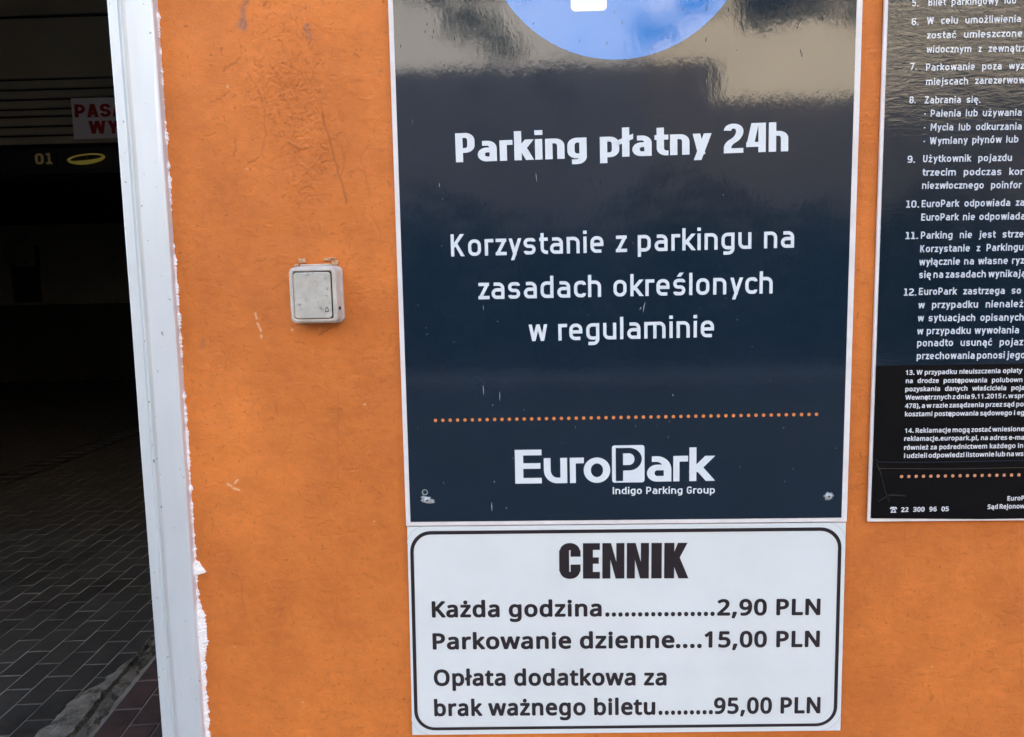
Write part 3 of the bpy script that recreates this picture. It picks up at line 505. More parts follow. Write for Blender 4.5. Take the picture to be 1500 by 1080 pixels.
[80,485,41,41,229,572,298,568,352,553,393,528,422,495,438,454,444,404,443,381,439,358,433,336,423,316,410,296,394,278,375,262,352,249,324,238,292,230,256,224,216,223,150,223,150,0,78,0,78,572,223,511,150,511,150,285,208,285,242,286,272,290,298,296,320,306,338,318,352,334,362,352,368,375,370,401,366,435,354,462,334,484,306,499,269,508,21,24,22,24,0,22,24,1,0,24,2,1,24,3,2,24,23,3,23,40,3,40,4,3,21,25,24,39,4,40,38,4,39,38,5,4,37,5,38,36,5,37,36,6,5,35,6,36,35,7,6,34,7,35,34,8,7,33,8,34,33,9,8,32,9,33,32,10,9,31,10,32,30,10,31,30,11,10,29,11,30,28,11,29,28,12,11,27,12,28,26,12,27,21,19,25,19,26,25,19,12,26,19,13,12,19,14,13,19,15,14,19,16,15,19,17,16,19,18,17,21,20,19],
[82,499,44,44,236,572,280,570,320,564,353,554,381,540,404,522,422,500,434,474,442,444,444,410,442,381,437,356,428,334,415,315,401,298,384,285,367,274,348,264,330,256,487,0,402,0,264,236,150,236,150,0,78,0,78,572,232,510,150,510,150,298,236,298,278,300,312,310,338,325,356,346,366,374,370,406,368,430,363,450,355,467,343,480,328,491,310,500,287,506,262,509,24,27,25,27,0,25,27,1,0,27,2,1,27,3,2,27,4,3,27,5,4,27,26,5,26,43,5,43,6,5,24,28,27,42,6,43,41,6,42,41,7,6,40,7,41,39,7,40,38,7,39,38,8,7,37,8,38,36,8,37,36,9,8,35,9,36,35,10,9,34,10,35,34,11,10,33,11,34,33,12,11,32,12,33,32,13,12,31,13,32,31,14,13,30,14,31,29,14,30,29,15,14,24,22,28,22,29,28,22,15,29,22,16,15,22,17,16,22,18,17,22,21,18,21,19,18,24,23,22,20,19,21],
[83,440,104,102,402,153,400,121,392,92,378,66,359,44,335,26,307,11,274,0,238,-6,198,-8,177,-8,156,-6,137,-5,118,-2,100,1,84,4,68,9,54,14,41,19,41,88,62,80,86,72,113,65,142,59,171,56,201,54,228,56,252,60,273,66,290,74,305,85,316,98,324,112,329,129,330,147,329,164,325,180,318,194,308,206,295,218,277,230,255,241,228,252,196,265,172,274,150,284,131,294,114,305,98,317,85,330,74,344,64,359,57,375,52,393,49,413,48,435,51,464,58,490,71,513,89,533,110,550,136,563,165,573,196,579,231,580,262,580,290,577,318,572,343,565,367,558,389,548,366,487,346,495,324,502,302,508,278,513,254,516,229,517,207,516,186,512,169,507,154,499,142,489,133,478,126,464,122,450,121,434,122,416,126,400,133,386,143,373,156,362,172,351,193,341,217,330,246,318,278,306,306,292,332,279,353,264,370,246,384,228,394,206,400,182,63,65,64,63,66,65,62,66,63,62,67,66,61,67,62,61,68,67,61,69,68,60,69,61,60,70,69,59,70,60,59,76,70,76,75,70,75,74,70,74,73,70,73,72,70,72,71,70,58,77,59,77,76,59,58,78,77,58,79,78,57,79,58,57,80,79,57,81,80,57,82,81,56,82,57,56,83,82,56,84,83,56,85,84,55,85,56,55,86,85,54,86,55,54,87,86,54,88,87,53,88,54,53,89,88,52,89,53,52,90,89,51,90,52,51,91,90,51,92,91,50,92,51,50,93,92,49,93,50,49,94,93,49,95,94,48,95,49,48,96,95,47,96,48,47,97,96,46,97,47,45,97,46,45,98,97,44,98,45,44,99,98,43,99,44,42,99,43,42,100,99,41,100,42,41,101,100,40,101,41,39,101,40,39,102,101,38,102,39,37,102,38,37,103,102,36,103,37,36,0,103,35,0,36,34,0,35,34,1,0,33,1,34,32,1,33,32,2,1,31,2,32,30,2,31,30,3,2,18,20,19,29,3,30,18,21,20,28,3,29,18,22,21,28,4,3,27,4,28,18,23,22,26,4,27,18,24,23,25,4,26,18,25,24,18,4,25,18,5,4,18,6,5,17,6,18,16,6,17,16,7,6,15,7,16,14,7,15,13,7,14,13,8,7,12,8,13,11,8,12,11,9,8,10,9,11],
[87,746,82,80,735,572,583,0,510,0,398,375,395,386,392,398,389,410,386,421,383,432,380,444,378,454,375,463,373,471,372,478,370,484,370,488,369,484,368,478,367,471,365,463,363,454,361,444,358,432,355,421,352,410,349,397,346,385,342,373,234,0,161,0,10,572,85,572,174,223,177,211,180,198,183,186,186,174,188,163,190,151,193,140,195,129,196,118,198,107,200,97,201,86,203,98,205,108,206,120,208,131,211,142,213,154,216,166,219,178,222,191,225,203,228,215,232,227,333,572,408,572,512,224,516,212,520,200,523,187,526,175,529,163,532,151,534,139,536,128,538,117,540,106,542,96,544,86,546,100,548,114,550,129,553,144,556,159,560,175,564,191,568,207,572,224,660,572,29,31,30,29,32,31,56,58,57,56,15,58,15,59,58,80,0,81,80,1,0,56,16,15,14,59,15,13,59,14,56,17,16,12,59,13,56,18,17,56,19,18,11,59,12,56,20,19,10,59,11,56,21,20,9,59,10,56,22,21,8,59,9,7,59,8,56,23,22,6,59,7,56,24,23,5,59,6,56,25,24,4,59,5,56,26,25,3,59,4,56,27,26,2,59,3,56,28,27,55,28,56,2,60,59,79,1,80,29,33,32,54,28,55,2,61,60,29,34,33,78,1,79,53,28,54,2,62,61,29,35,34,77,1,78,52,28,53,2,63,62,29,36,35,51,28,52,2,64,63,76,1,77,29,37,36,50,28,51,29,38,37,2,65,64,75,1,76,49,28,50,29,39,38,2,66,65,74,1,75,48,28,49,29,40,39,2,67,66,47,28,48,29,41,40,73,1,74,2,68,67,46,28,47,29,42,41,2,69,68,72,1,73,45,28,46,29,43,42,2,70,69,71,1,72,44,28,45,29,44,43,2,71,70,29,28,44,2,1,71],
[97,450,75,75,231,437,279,433,318,422,347,402,368,375,381,338,385,293,385,0,334,0,320,61,317,61,304,46,292,33,279,22,265,12,250,5,234,-1,216,-5,195,-7,172,-8,148,-6,124,-2,103,6,84,16,68,30,54,48,45,68,39,92,37,120,42,159,59,192,88,218,127,238,179,251,243,256,316,259,316,285,313,317,306,342,293,359,275,371,253,378,227,380,205,379,184,376,163,370,143,363,124,356,106,347,84,400,104,410,126,418,151,426,177,432,204,436,252,208,204,204,167,195,141,182,124,165,113,144,110,119,112,97,120,79,132,66,148,56,167,51,188,49,223,52,253,62,279,79,299,103,311,134,315,172,315,210,54,1,0,53,1,54,53,2,1,52,2,53,51,2,52,51,3,2,50,3,51,49,3,50,49,4,3,48,47,49,47,46,49,46,45,49,45,44,49,44,43,49,43,42,49,42,4,49,41,4,42,40,4,41,40,5,4,39,5,40,38,5,39,37,5,38,37,6,5,36,6,37,36,7,6,35,7,36,34,74,35,74,7,35,33,74,34,32,74,33,31,74,32,30,55,31,55,74,31,73,7,74,30,56,55,30,57,56,30,58,57,29,58,30,29,59,58,72,7,73,29,60,59,28,60,29,28,61,60,71,7,72,27,61,28,27,62,61,70,9,71,9,7,71,27,63,62,26,63,27,26,64,63,69,9,70,25,64,26,25,65,64,68,10,69,10,9,69,68,11,10,8,7,9,25,66,65,67,11,68,25,67,66,25,11,67,24,11,25,24,12,11,24,13,12,23,13,24,23,14,13,22,14,23,22,15,14,21,15,22,21,16,15,21,17,16,20,17,21,20,18,17,19,18,20],
[98,493,68,68,139,461,138,443,138,426,138,410,137,396,136,383,135,373,139,373,152,390,170,405,189,418,213,429,240,435,272,437,322,431,365,412,400,381,428,338,444,282,449,215,447,168,439,127,427,92,410,61,390,36,365,17,337,3,306,-5,272,-8,240,-6,213,0,189,10,170,24,152,38,139,54,133,54,119,0,68,0,68,610,139,610,260,378,232,376,208,371,188,361,172,348,159,330,150,308,144,282,140,252,139,217,139,214,142,165,150,125,165,92,187,69,219,55,262,50,297,55,326,70,348,93,364,126,373,166,376,216,373,265,364,306,348,338,325,360,296,374,37,39,38,37,0,39,37,1,0,37,2,1,12,14,13,11,14,12,11,15,14,10,15,11,37,3,2,9,15,10,9,16,15,37,4,3,8,16,9,37,5,4,7,40,8,40,16,8,37,6,5,40,67,16,67,17,16,7,41,40,7,42,41,66,17,67,37,7,6,37,46,7,46,45,7,45,44,7,44,43,7,43,42,7,65,17,66,65,18,17,64,18,65,37,47,46,63,18,64,63,19,18,37,48,47,62,19,63,37,49,48,37,50,49,61,19,62,61,20,19,37,51,50,61,21,20,60,21,61,37,52,51,60,22,21,59,22,60,37,53,52,58,22,59,37,35,53,35,54,53,58,23,22,57,23,58,35,55,54,57,24,23,56,24,57,35,34,55,34,56,55,37,36,35,33,56,34,33,24,56,32,24,33,32,25,24,31,25,32,31,26,25,30,26,31,30,27,26,29,27,30,29,28,27],
[99,385,62,60,240,-8,204,-6,170,2,139,15,112,34,88,58,69,88,55,123,47,165,44,212,47,262,56,305,70,342,90,372,114,396,142,414,174,428,208,435,246,438,267,437,288,435,309,431,328,426,344,421,358,414,337,356,323,361,308,365,292,370,275,373,259,376,244,376,216,374,193,368,172,358,155,344,142,325,131,303,123,277,118,247,117,213,118,181,123,152,131,126,141,104,155,86,172,71,191,61,214,55,240,53,262,54,283,56,302,60,319,65,336,71,351,78,351,15,336,8,320,2,304,-2,285,-5,264,-7,17,19,18,17,20,19,16,20,17,16,21,20,16,22,21,15,22,16,15,23,22,15,24,23,14,24,15,14,29,24,29,28,24,28,27,24,27,26,24,26,25,24,13,31,14,31,30,14,30,29,14,13,32,31,13,33,32,12,33,13,12,34,33,12,35,34,12,36,35,11,36,12,11,37,36,10,37,11,10,38,37,10,39,38,9,39,10,9,40,39,9,41,40,8,41,9,8,42,41,7,42,8,7,43,42,7,44,43,6,44,7,6,45,44,5,45,6,5,46,45,54,56,55,5,47,46,53,56,54,52,56,53,5,48,47,51,56,52,4,48,5,50,56,51,4,49,48,49,56,50,4,56,49,3,56,4,2,56,3,2,57,56,2,58,57,2,59,58,1,59,2,1,60,59,1,61,60,0,61,1],
[100,493,68,68,220,-8,171,-2,128,17,92,48,66,91,50,146,44,214,50,282,66,338,92,381,128,413,172,432,221,438,243,437,262,434,280,430,296,423,310,416,323,406,335,396,345,386,354,374,359,374,358,382,358,393,356,405,355,418,355,429,354,438,354,610,425,610,425,0,368,0,358,58,354,58,345,46,335,35,323,24,310,15,296,7,280,1,262,-4,242,-7,232,50,273,55,305,67,328,88,343,117,352,154,355,200,355,213,352,263,344,304,329,336,306,360,274,374,231,379,196,374,168,359,146,334,130,300,120,260,117,212,120,165,130,125,146,93,168,70,196,55,28,30,29,28,31,30,11,13,12,27,31,28,11,14,13,11,15,14,10,15,11,10,16,15,26,31,27,10,17,16,25,31,26,10,18,17,9,18,10,9,19,18,24,31,25,9,20,19,23,31,24,9,56,20,56,21,20,22,31,23,8,57,9,57,56,9,55,21,56,54,21,55,54,22,21,54,53,22,53,52,22,52,31,22,8,58,57,8,59,58,7,59,8,7,60,59,51,31,52,7,61,60,6,61,7,50,31,51,6,62,61,5,62,6,49,31,50,5,63,62,48,31,49,5,64,63,47,31,48,4,64,5,4,65,64,46,31,47,4,66,65,3,66,4,45,33,46,33,31,46,3,67,66,44,34,45,34,33,45,44,35,34,32,31,33,3,43,67,43,35,44,3,35,43,2,35,3,2,36,35,2,37,36,2,38,37,1,38,2,1,39,38,1,40,39,1,41,40,0,41,1,0,42,41],
[101,452,64,64,234,438,269,435,301,427,329,414,354,396,374,373,390,346,402,315,409,281,412,244,412,201,117,201,122,156,134,120,154,90,181,69,214,56,254,52,280,53,305,56,327,60,348,66,370,73,392,82,392,20,370,11,349,4,327,-1,304,-5,279,-7,251,-8,212,-5,176,3,143,17,114,36,90,61,70,91,56,126,47,166,44,212,47,256,54,297,68,333,86,364,108,390,134,410,164,426,198,435,233,380,202,376,176,366,154,348,137,323,125,293,119,258,338,258,336,281,332,302,326,322,318,338,306,353,292,364,276,373,256,378,47,1,0,47,2,1,46,2,47,46,3,2,45,3,46,45,4,3,44,4,45,44,5,4,43,48,44,48,5,44,43,49,48,63,5,48,62,5,63,43,50,49,61,5,62,61,6,5,43,51,50,60,6,61,42,51,43,59,6,60,42,52,51,59,7,6,58,7,59,41,52,42,41,53,52,57,7,58,57,8,7,56,8,57,40,53,41,40,54,53,56,9,8,55,9,56,40,55,54,40,9,55,39,9,40,39,10,9,38,11,39,11,10,39,38,12,11,37,12,38,37,13,12,36,13,37,36,14,13,35,14,36,35,15,14,22,24,23,21,24,22,35,16,15,20,24,21,34,16,35,19,24,20,34,17,16,18,24,19,17,24,18,34,24,17,33,24,34,33,25,24,32,25,33,32,26,25,32,27,26,31,27,32,31,28,27,31,29,28,30,29,31],
[103,493,101,101,220,438,248,436,274,431,297,422,319,409,338,393,355,373,359,373,369,430,425,430,425,-7,423,-46,416,-80,404,-110,388,-135,367,-156,341,-172,310,-183,274,-190,232,-192,202,-192,174,-190,147,-186,122,-180,99,-174,78,-165,78,-100,99,-110,123,-118,149,-125,177,-130,206,-133,236,-134,271,-130,300,-120,324,-102,341,-77,352,-48,355,-13,355,4,355,11,356,20,356,32,356,42,357,51,358,57,354,57,338,37,320,20,299,8,275,-1,250,-6,221,-8,170,-2,126,18,91,50,65,95,49,149,44,214,49,278,65,332,91,377,126,411,170,431,230,378,207,376,187,370,169,359,153,344,140,326,130,303,123,277,118,247,117,213,120,164,130,124,146,92,169,68,197,54,232,50,252,51,271,54,288,58,302,65,315,74,326,84,336,98,343,113,349,131,353,150,355,173,356,197,356,214,354,251,350,282,343,309,332,331,318,348,302,362,281,371,257,377,63,1,0,63,2,1,62,2,63,62,3,2,7,9,8,7,10,9,62,4,3,61,4,62,61,5,4,61,64,5,64,6,5,61,65,64,100,6,64,60,65,61,99,6,100,60,66,65,99,7,6,99,98,7,98,97,7,97,96,7,96,95,7,95,94,7,94,10,7,60,67,66,60,68,67,60,69,68,59,69,60,59,70,69,59,71,70,93,10,94,58,71,59,58,72,71,92,10,93,58,73,72,57,73,58,91,10,92,57,74,73,90,10,91,89,10,90,57,75,74,88,10,89,56,75,57,87,10,88,56,76,75,86,10,87,85,45,86,45,10,86,55,76,56,55,77,76,84,45,85,83,45,84,55,78,77,82,45,83,81,46,82,46,45,82,81,47,46,44,10,45,55,79,78,80,47,81,43,10,44,79,47,80,54,79,55,54,47,79,42,10,43,54,48,47,41,10,42,54,49,48,40,10,41,53,49,54,39,10,40,53,50,49,38,10,39,53,51,50,52,51,53,38,11,10,37,11,38,37,12,11,36,12,37,35,12,36,35,13,12,25,27,26,34,13,35,34,14,13,25,28,27,25,29,28,33,14,34,25,30,29,25,31,30,32,14,33,25,32,31,25,14,32,25,15,14,25,16,15,24,16,25,24,17,16,23,17,24,22,17,23,22,18,17,21,18,22,20,18,21,20,19,18],
[104,496,48,46,139,431,138,420,138,410,138,399,137,389,136,380,135,370,140,370,150,384,161,397,174,408,188,416,204,424,220,430,238,434,256,436,274,437,306,435,335,430,360,420,382,408,399,391,413,370,423,344,429,314,431,280,431,0,361,0,361,275,358,307,350,333,338,353,319,367,295,376,265,378,235,376,210,370,189,360,173,346,160,329,150,308,144,282,140,254,139,222,139,0,68,0,68,610,139,610,45,47,46,45,0,47,15,17,16,14,17,15,14,18,17,13,18,14,45,1,0,13,19,18,12,19,13,11,19,12,11,20,19,45,2,1,10,20,11,45,3,2,10,21,20,9,21,10,45,4,3,8,21,9,8,34,21,34,22,21,45,5,4,7,34,8,45,6,5,7,35,34,33,22,34,7,36,35,32,22,33,45,7,6,45,40,7,40,39,7,39,38,7,38,37,7,37,36,7,32,23,22,31,23,32,30,23,31,30,24,23,29,24,30,29,25,24,45,41,40,28,25,29,45,42,41,28,26,25,27,26,28,45,43,42,45,44,43],
[105,207,28,24,104,591,114,590,124,586,133,580,140,572,144,560,145,546,144,532,140,521,133,512,124,506,114,502,104,501,93,502,83,506,74,512,68,521,64,532,62,546,64,560,68,572,74,580,83,586,93,590,139,430,139,0,68,0,68,430,26,24,27,26,25,24,23,1,0,22,1,23,22,2,1,21,2,22,21,3,2,20,3,21,20,4,3,19,4,20,19,5,4,18,5,19,18,6,5,17,6,18,17,7,6,16,7,17,16,8,7,15,8,16,15,9,8,14,9,15,14,10,9,13,10,14,13,11,10,12,11,13],
[106,207,55,51,62,546,64,560,68,572,74,580,83,586,93,590,104,591,114,590,124,586,133,580,140,572,144,560,145,546,144,532,140,521,133,512,124,506,114,502,104,501,93,502,83,506,74,512,68,521,64,532,18,-192,5,-192,-7,-191,-18,-190,-27,-188,-36,-186,-44,-183,-44,-126,-36,-128,-28,-130,-19,-132,-10,-133,-1,-134,9,-134,25,-132,39,-128,51,-120,61,-108,66,-90,68,-66,68,430,139,430,139,-64,137,-90,133,-113,126,-133,116,-151,103,-166,86,-177,67,-186,44,-191,43,45,44,43,46,45,43,47,46,42,47,43,42,48,47,41,48,42,40,48,41,40,49,48,39,49,40,30,32,31,38,49,39,30,33,32,30,34,33,30,35,34,37,49,38,30,36,35,37,50,49,30,37,36,30,50,37,30,51,50,30,52,51,30,53,52,29,53,30,28,53,29,28,54,53,27,54,28,26,54,27,26,24,54,25,24,26,5,7,6,4,7,5,4,8,7,3,8,4,3,9,8,2,9,3,2,10,9,1,10,2,1,11,10,0,11,1,0,12,11,23,12,0,23,13,12,22,13,23,22,14,13,21,14,22,21,15,14,20,15,21,20,16,15,19,16,20,19,17,16,18,17,19],
[107,428,28,26,138,291,138,282,138,270,137,258,136,244,135,232,135,221,138,221,142,226,146,232,152,240,159,248,165,256,172,264,178,272,184,279,189,285,326,430,409,430,235,246,421,0,336,0,187,200,138,158,138,0,68,0,68,610,138,610,25,27,26,25,0,27,16,18,17,16,19,18,25,1,0,15,19,16,25,2,1,14,19,15,13,19,14,25,3,2,12,19,13,25,4,3,11,19,12,10,19,11,10,20,19,25,5,4,9,22,10,22,20,10,8,22,9,25,6,5,7,22,8,25,7,6,25,23,7,23,22,7,21,20,22,25,24,23],
[108,207,4,2,139,0,68,0,68,610,139,610,1,3,2,1,0,3],
[109,750,70,68,540,438,584,434,620,421,649,400,669,370,681,330,685,280,685,0,615,0,615,277,613,308,606,333,594,353,577,367,555,376,528,378,490,374,460,362,438,342,423,315,414,280,412,237,412,0,342,0,342,277,340,298,337,317,332,333,324,347,315,358,303,367,289,374,272,377,254,378,226,376,204,370,185,360,170,346,158,329,150,308,144,283,140,255,139,223,139,0,68,0,68,430,125,430,136,371,140,371,149,386,160,398,173,408,186,418,201,425,216,431,233,435,249,437,266,438,298,436,325,430,349,420,370,406,386,388,398,366,402,366,418,388,438,406,461,420,486,430,512,436,56,58,57,69,1,0,55,58,56,55,59,58,68,1,69,54,59,55,68,2,1,53,59,54,53,60,59,67,2,68,44,46,45,44,47,46,52,60,53,67,3,2,52,61,60,66,3,67,51,61,52,50,61,51,50,62,61,65,3,66,65,4,3,49,62,50,64,15,65,15,4,65,49,32,62,32,63,62,48,33,49,33,32,49,48,34,33,64,16,15,14,4,15,31,63,32,48,35,34,13,4,14,64,17,16,30,63,31,44,48,47,44,39,48,39,38,48,38,37,48,37,36,48,36,35,48,13,5,4,29,63,30,12,5,13,29,64,63,29,17,64,29,18,17,28,18,29,11,5,12,27,18,28,27,19,18,26,19,27,10,5,11,10,6,5,25,19,26,25,20,19,44,40,39,9,6,10,24,20,25,44,41,40,9,7,6,24,21,20,23,21,24,8,7,9,44,42,41,23,22,21,44,43,42],
[110,496,36,34,275,438,322,434,361,421,391,400,413,370,426,330,431,280,431,0,361,0,361,275,358,307,350,333,338,353,319,367,295,376,265,378,222,374,189,361,166,338,151,308,142,269,139,223,139,0,68,0,68,430,125,430,136,371,140,371,150,386,162,398,175,408,190,418,206,425,222,431,240,435,257,437,35,1,0,34,1,35,33,1,34,33,2,1,32,2,33,23,25,24,23,26,25,31,2,32,31,3,2,30,3,31,29,3,30,29,4,3,28,4,29,27,15,28,15,4,28,27,16,15,14,4,15,13,4,14,27,17,16,23,27,26,23,19,27,19,18,27,18,17,27,13,5,4,12,5,13,11,5,12,10,5,11,10,6,5,23,20,19,9,6,10,9,7,6,8,7,9,23,21,20,23,22,21],
[111,485,75,75,442,216,440,181,436,150,428,121,417,94,404,71,388,50,369,33,348,18,324,7,298,-2,271,-6,242,-8,214,-6,188,-2,163,7,140,18,119,33,100,50,84,71,70,94,59,121,51,150,46,181,44,216,47,261,55,301,68,336,86,367,110,392,137,412,169,426,204,435,244,438,281,435,316,426,347,412,374,392,398,367,416,336,431,301,439,261,117,216,118,184,123,154,130,128,141,105,154,86,172,70,192,60,216,53,243,50,270,53,294,60,314,70,332,86,345,105,356,128,363,154,368,184,369,216,367,248,363,278,355,303,344,325,331,344,314,359,294,370,270,376,242,378,202,374,170,359,147,335,130,303,120,263,32,34,33,31,34,32,31,35,34,30,35,31,30,36,35,29,36,30,29,37,36,29,38,37,28,69,29,69,38,29,28,70,69,68,38,69,67,38,68,28,71,70,66,38,67,66,39,38,27,71,28,27,72,71,65,39,66,64,39,65,26,72,27,64,40,39,26,73,72,63,40,64,62,40,63,26,74,73,25,74,26,62,41,40,61,41,62,25,42,74,24,42,25,61,0,41,60,0,61,23,42,24,23,43,42,59,0,60,59,1,0,23,44,43,58,1,59,22,44,23,58,2,1,22,45,44,57,2,58,21,45,22,57,3,2,21,46,45,56,3,57,20,46,21,56,4,3,20,47,46,55,4,56,19,47,20,55,5,4,19,48,47,54,5,55,18,48,19,54,6,5,18,49,48,53,6,54,18,50,49,52,6,53,18,51,50,51,6,52,17,51,18,17,6,51,17,7,6,16,7,17,16,8,7,16,9,8,15,9,16,14,9,15,14,10,9,14,11,10,13,11,14,13,12,11],
[112,493,80,80,273,438,322,432,365,413,400,382,428,340,444,284,449,216,447,170,439,128,427,92,410,62,390,37,365,17,337,3,306,-5,272,-8,251,-7,231,-4,213,1,197,7,182,15,170,24,158,33,148,44,139,54,134,54,135,45,136,33,137,20,138,7,138,-5,139,-16,139,-192,68,-192,68,430,126,430,136,371,139,371,148,383,158,394,170,405,182,414,197,422,213,429,231,434,251,437,260,378,233,377,210,371,190,362,174,349,161,333,152,313,145,289,140,261,139,229,139,216,140,182,144,152,150,126,159,103,172,84,188,70,208,59,232,53,262,50,286,53,308,60,326,72,342,88,354,108,364,131,370,157,375,186,376,216,373,262,364,302,348,334,325,359,296,374,45,1,0,44,1,45,43,1,44,43,2,1,33,35,34,33,36,35,42,2,43,41,2,42,40,2,41,40,3,2,39,3,40,38,3,39,37,46,38,46,3,38,46,79,3,79,4,3,37,47,46,37,48,47,78,4,79,33,37,36,33,53,37,53,52,37,52,51,37,51,50,37,50,49,37,49,48,37,77,4,78,77,5,4,76,5,77,75,5,76,33,54,53,75,6,5,74,6,75,33,55,54,33,56,55,73,6,74,33,57,56,73,7,6,72,7,73,33,58,57,72,8,7,71,8,72,33,59,58,70,8,71,70,9,8,33,25,59,25,60,59,69,9,70,25,61,60,69,10,9,68,10,69,25,62,61,67,10,68,25,63,62,67,11,10,66,11,67,25,24,63,24,64,63,33,26,25,23,64,24,65,11,66,23,65,64,23,11,65,33,27,26,22,11,23,22,12,11,21,12,22,33,28,27,20,12,21,33,29,28,20,13,12,19,13,20,18,13,19,33,30,29,18,14,13,17,14,18,16,14,17,16,15,14,33,31,30,33,32,31],
[114,331,40,38,269,438,277,438,286,437,295,437,304,436,312,434,319,433,310,368,303,370,296,371,288,372,279,373,272,374,264,374,248,372,232,369,216,363,202,356,189,346,176,334,166,320,156,306,149,289,143,270,140,250,139,229,139,0,68,0,68,430,126,430,134,351,137,351,147,367,158,381,170,395,184,407,198,418,214,426,231,433,250,436,39,1,0,39,2,1,39,3,2,39,4,3,38,4,39,38,5,4,38,6,5,38,7,6,37,7,38,27,29,28,27,30,29,36,7,37,35,7,36,34,8,35,8,7,35,33,11,34,11,10,34,10,9,34,9,8,34,32,13,33,13,12,33,12,11,33,32,14,13,32,15,14,32,16,15,31,16,32,31,17,16,31,18,17,27,31,30,27,23,31,23,22,31,22,21,31,21,20,31,20,19,31,19,18,31,27,24,23,27,25,24,27,26,25],
[115,384,89,87,348,119,346,92,339,69,327,49,311,32,292,18,268,6,240,-2,210,-6,176,-8,148,-7,122,-5,99,-1,78,5,59,11,42,19,42,84,60,75,81,67,104,60,128,54,153,50,178,49,210,51,236,56,256,66,269,79,277,94,280,112,279,122,276,132,271,141,264,150,253,158,239,167,222,176,200,185,174,196,148,206,124,217,103,228,84,239,69,252,57,266,48,283,43,302,41,324,46,358,61,386,86,408,118,425,157,434,202,438,228,437,252,434,276,430,298,424,319,418,339,409,315,353,297,360,278,366,258,372,238,376,218,379,197,380,171,378,148,374,131,366,118,356,111,343,108,328,110,317,113,307,119,298,127,290,139,282,154,274,172,266,194,256,219,246,245,236,268,226,289,215,306,204,321,190,333,176,341,160,346,140,51,53,52,51,54,53,50,54,51,50,55,54,50,56,55,49,56,50,49,57,56,49,58,57,49,63,58,63,62,58,62,61,58,61,60,58,60,59,58,48,65,49,65,64,49,64,63,49,47,66,48,66,65,48,47,67,66,47,68,67,47,69,68,46,69,47,46,70,69,46,71,70,46,72,71,45,72,46,45,73,72,45,74,73,44,74,45,44,75,74,44,76,75,43,76,44,43,77,76,43,78,77,42,78,43,42,79,78,42,80,79,41,80,42,41,81,80,40,81,41,40,82,81,39,82,40,39,83,82,38,83,39,38,84,83,37,84,38,37,85,84,36,85,37,36,86,85,35,86,36,35,87,86,34,87,35,33,87,34,33,88,87,32,88,33,31,88,32,30,88,31,30,0,88,29,0,30,28,0,29,28,1,0,27,1,28,26,1,27,26,2,1,15,17,16,25,2,26,15,18,17,25,3,2,15,19,18,24,3,25,15,20,19,23,3,24,15,21,20,22,3,23,15,22,21,15,3,22,15,4,3,15,5,4,14,5,15,14,6,5,13,6,14,13,7,6,12,7,13,11,7,12,11,8,7,10,8,11,10,9,8],
[116,290,39,37,212,50,222,50,234,51,244,52,255,54,264,56,272,58,272,5,263,1,252,-2,240,-4,226,-6,213,-8,200,-8,178,-7,157,-3,138,4,120,13,104,27,92,44,82,66,76,93,74,125,74,375,13,375,13,409,74,437,103,528,144,528,144,430,269,430,269,375,144,375,144,127,146,103,153,84,163,68,177,58,193,52,26,28,27,26,29,28,25,29,26,25,30,29,25,31,30,24,31,25,23,31,24,22,32,23,32,31,23,22,33,32,22,34,33,21,34,22,21,35,34,20,35,21,20,36,35,20,37,36,19,37,20,5,7,6,19,38,37,4,7,5,3,7,4,2,7,3,19,0,38,1,7,2,0,7,1,19,7,0,18,7,19,17,7,18,16,7,17,16,8,7,15,8,16,15,9,8,15,10,9,14,10,15,14,11,10,14,12,11,13,12,14],
[117,496,42,40,428,430,428,0,370,0,359,57,356,57,346,43,334,30,321,20,306,11,290,4,274,-1,256,-5,238,-7,220,-8,187,-6,158,-1,134,8,112,22,95,38,81,59,71,84,65,114,63,148,63,430,135,430,135,153,137,122,145,96,158,76,176,62,200,53,230,50,260,52,285,58,306,68,322,82,336,100,345,122,352,146,356,174,357,206,357,430,22,24,23,22,25,24,40,0,41,40,1,0,39,1,40,38,1,39,22,26,25,21,26,22,37,1,38,21,27,26,36,1,37,20,27,21,35,3,36,3,1,36,20,28,27,19,28,20,34,3,35,19,29,28,33,3,34,19,30,29,18,30,19,32,4,33,4,3,33,32,5,4,2,1,3,18,31,30,31,5,32,18,5,31,18,6,5,17,6,18,17,7,6,16,7,17,16,8,7,16,9,8,15,9,16,15,10,9,14,10,15,14,11,10,14,12,11,13,12,14],
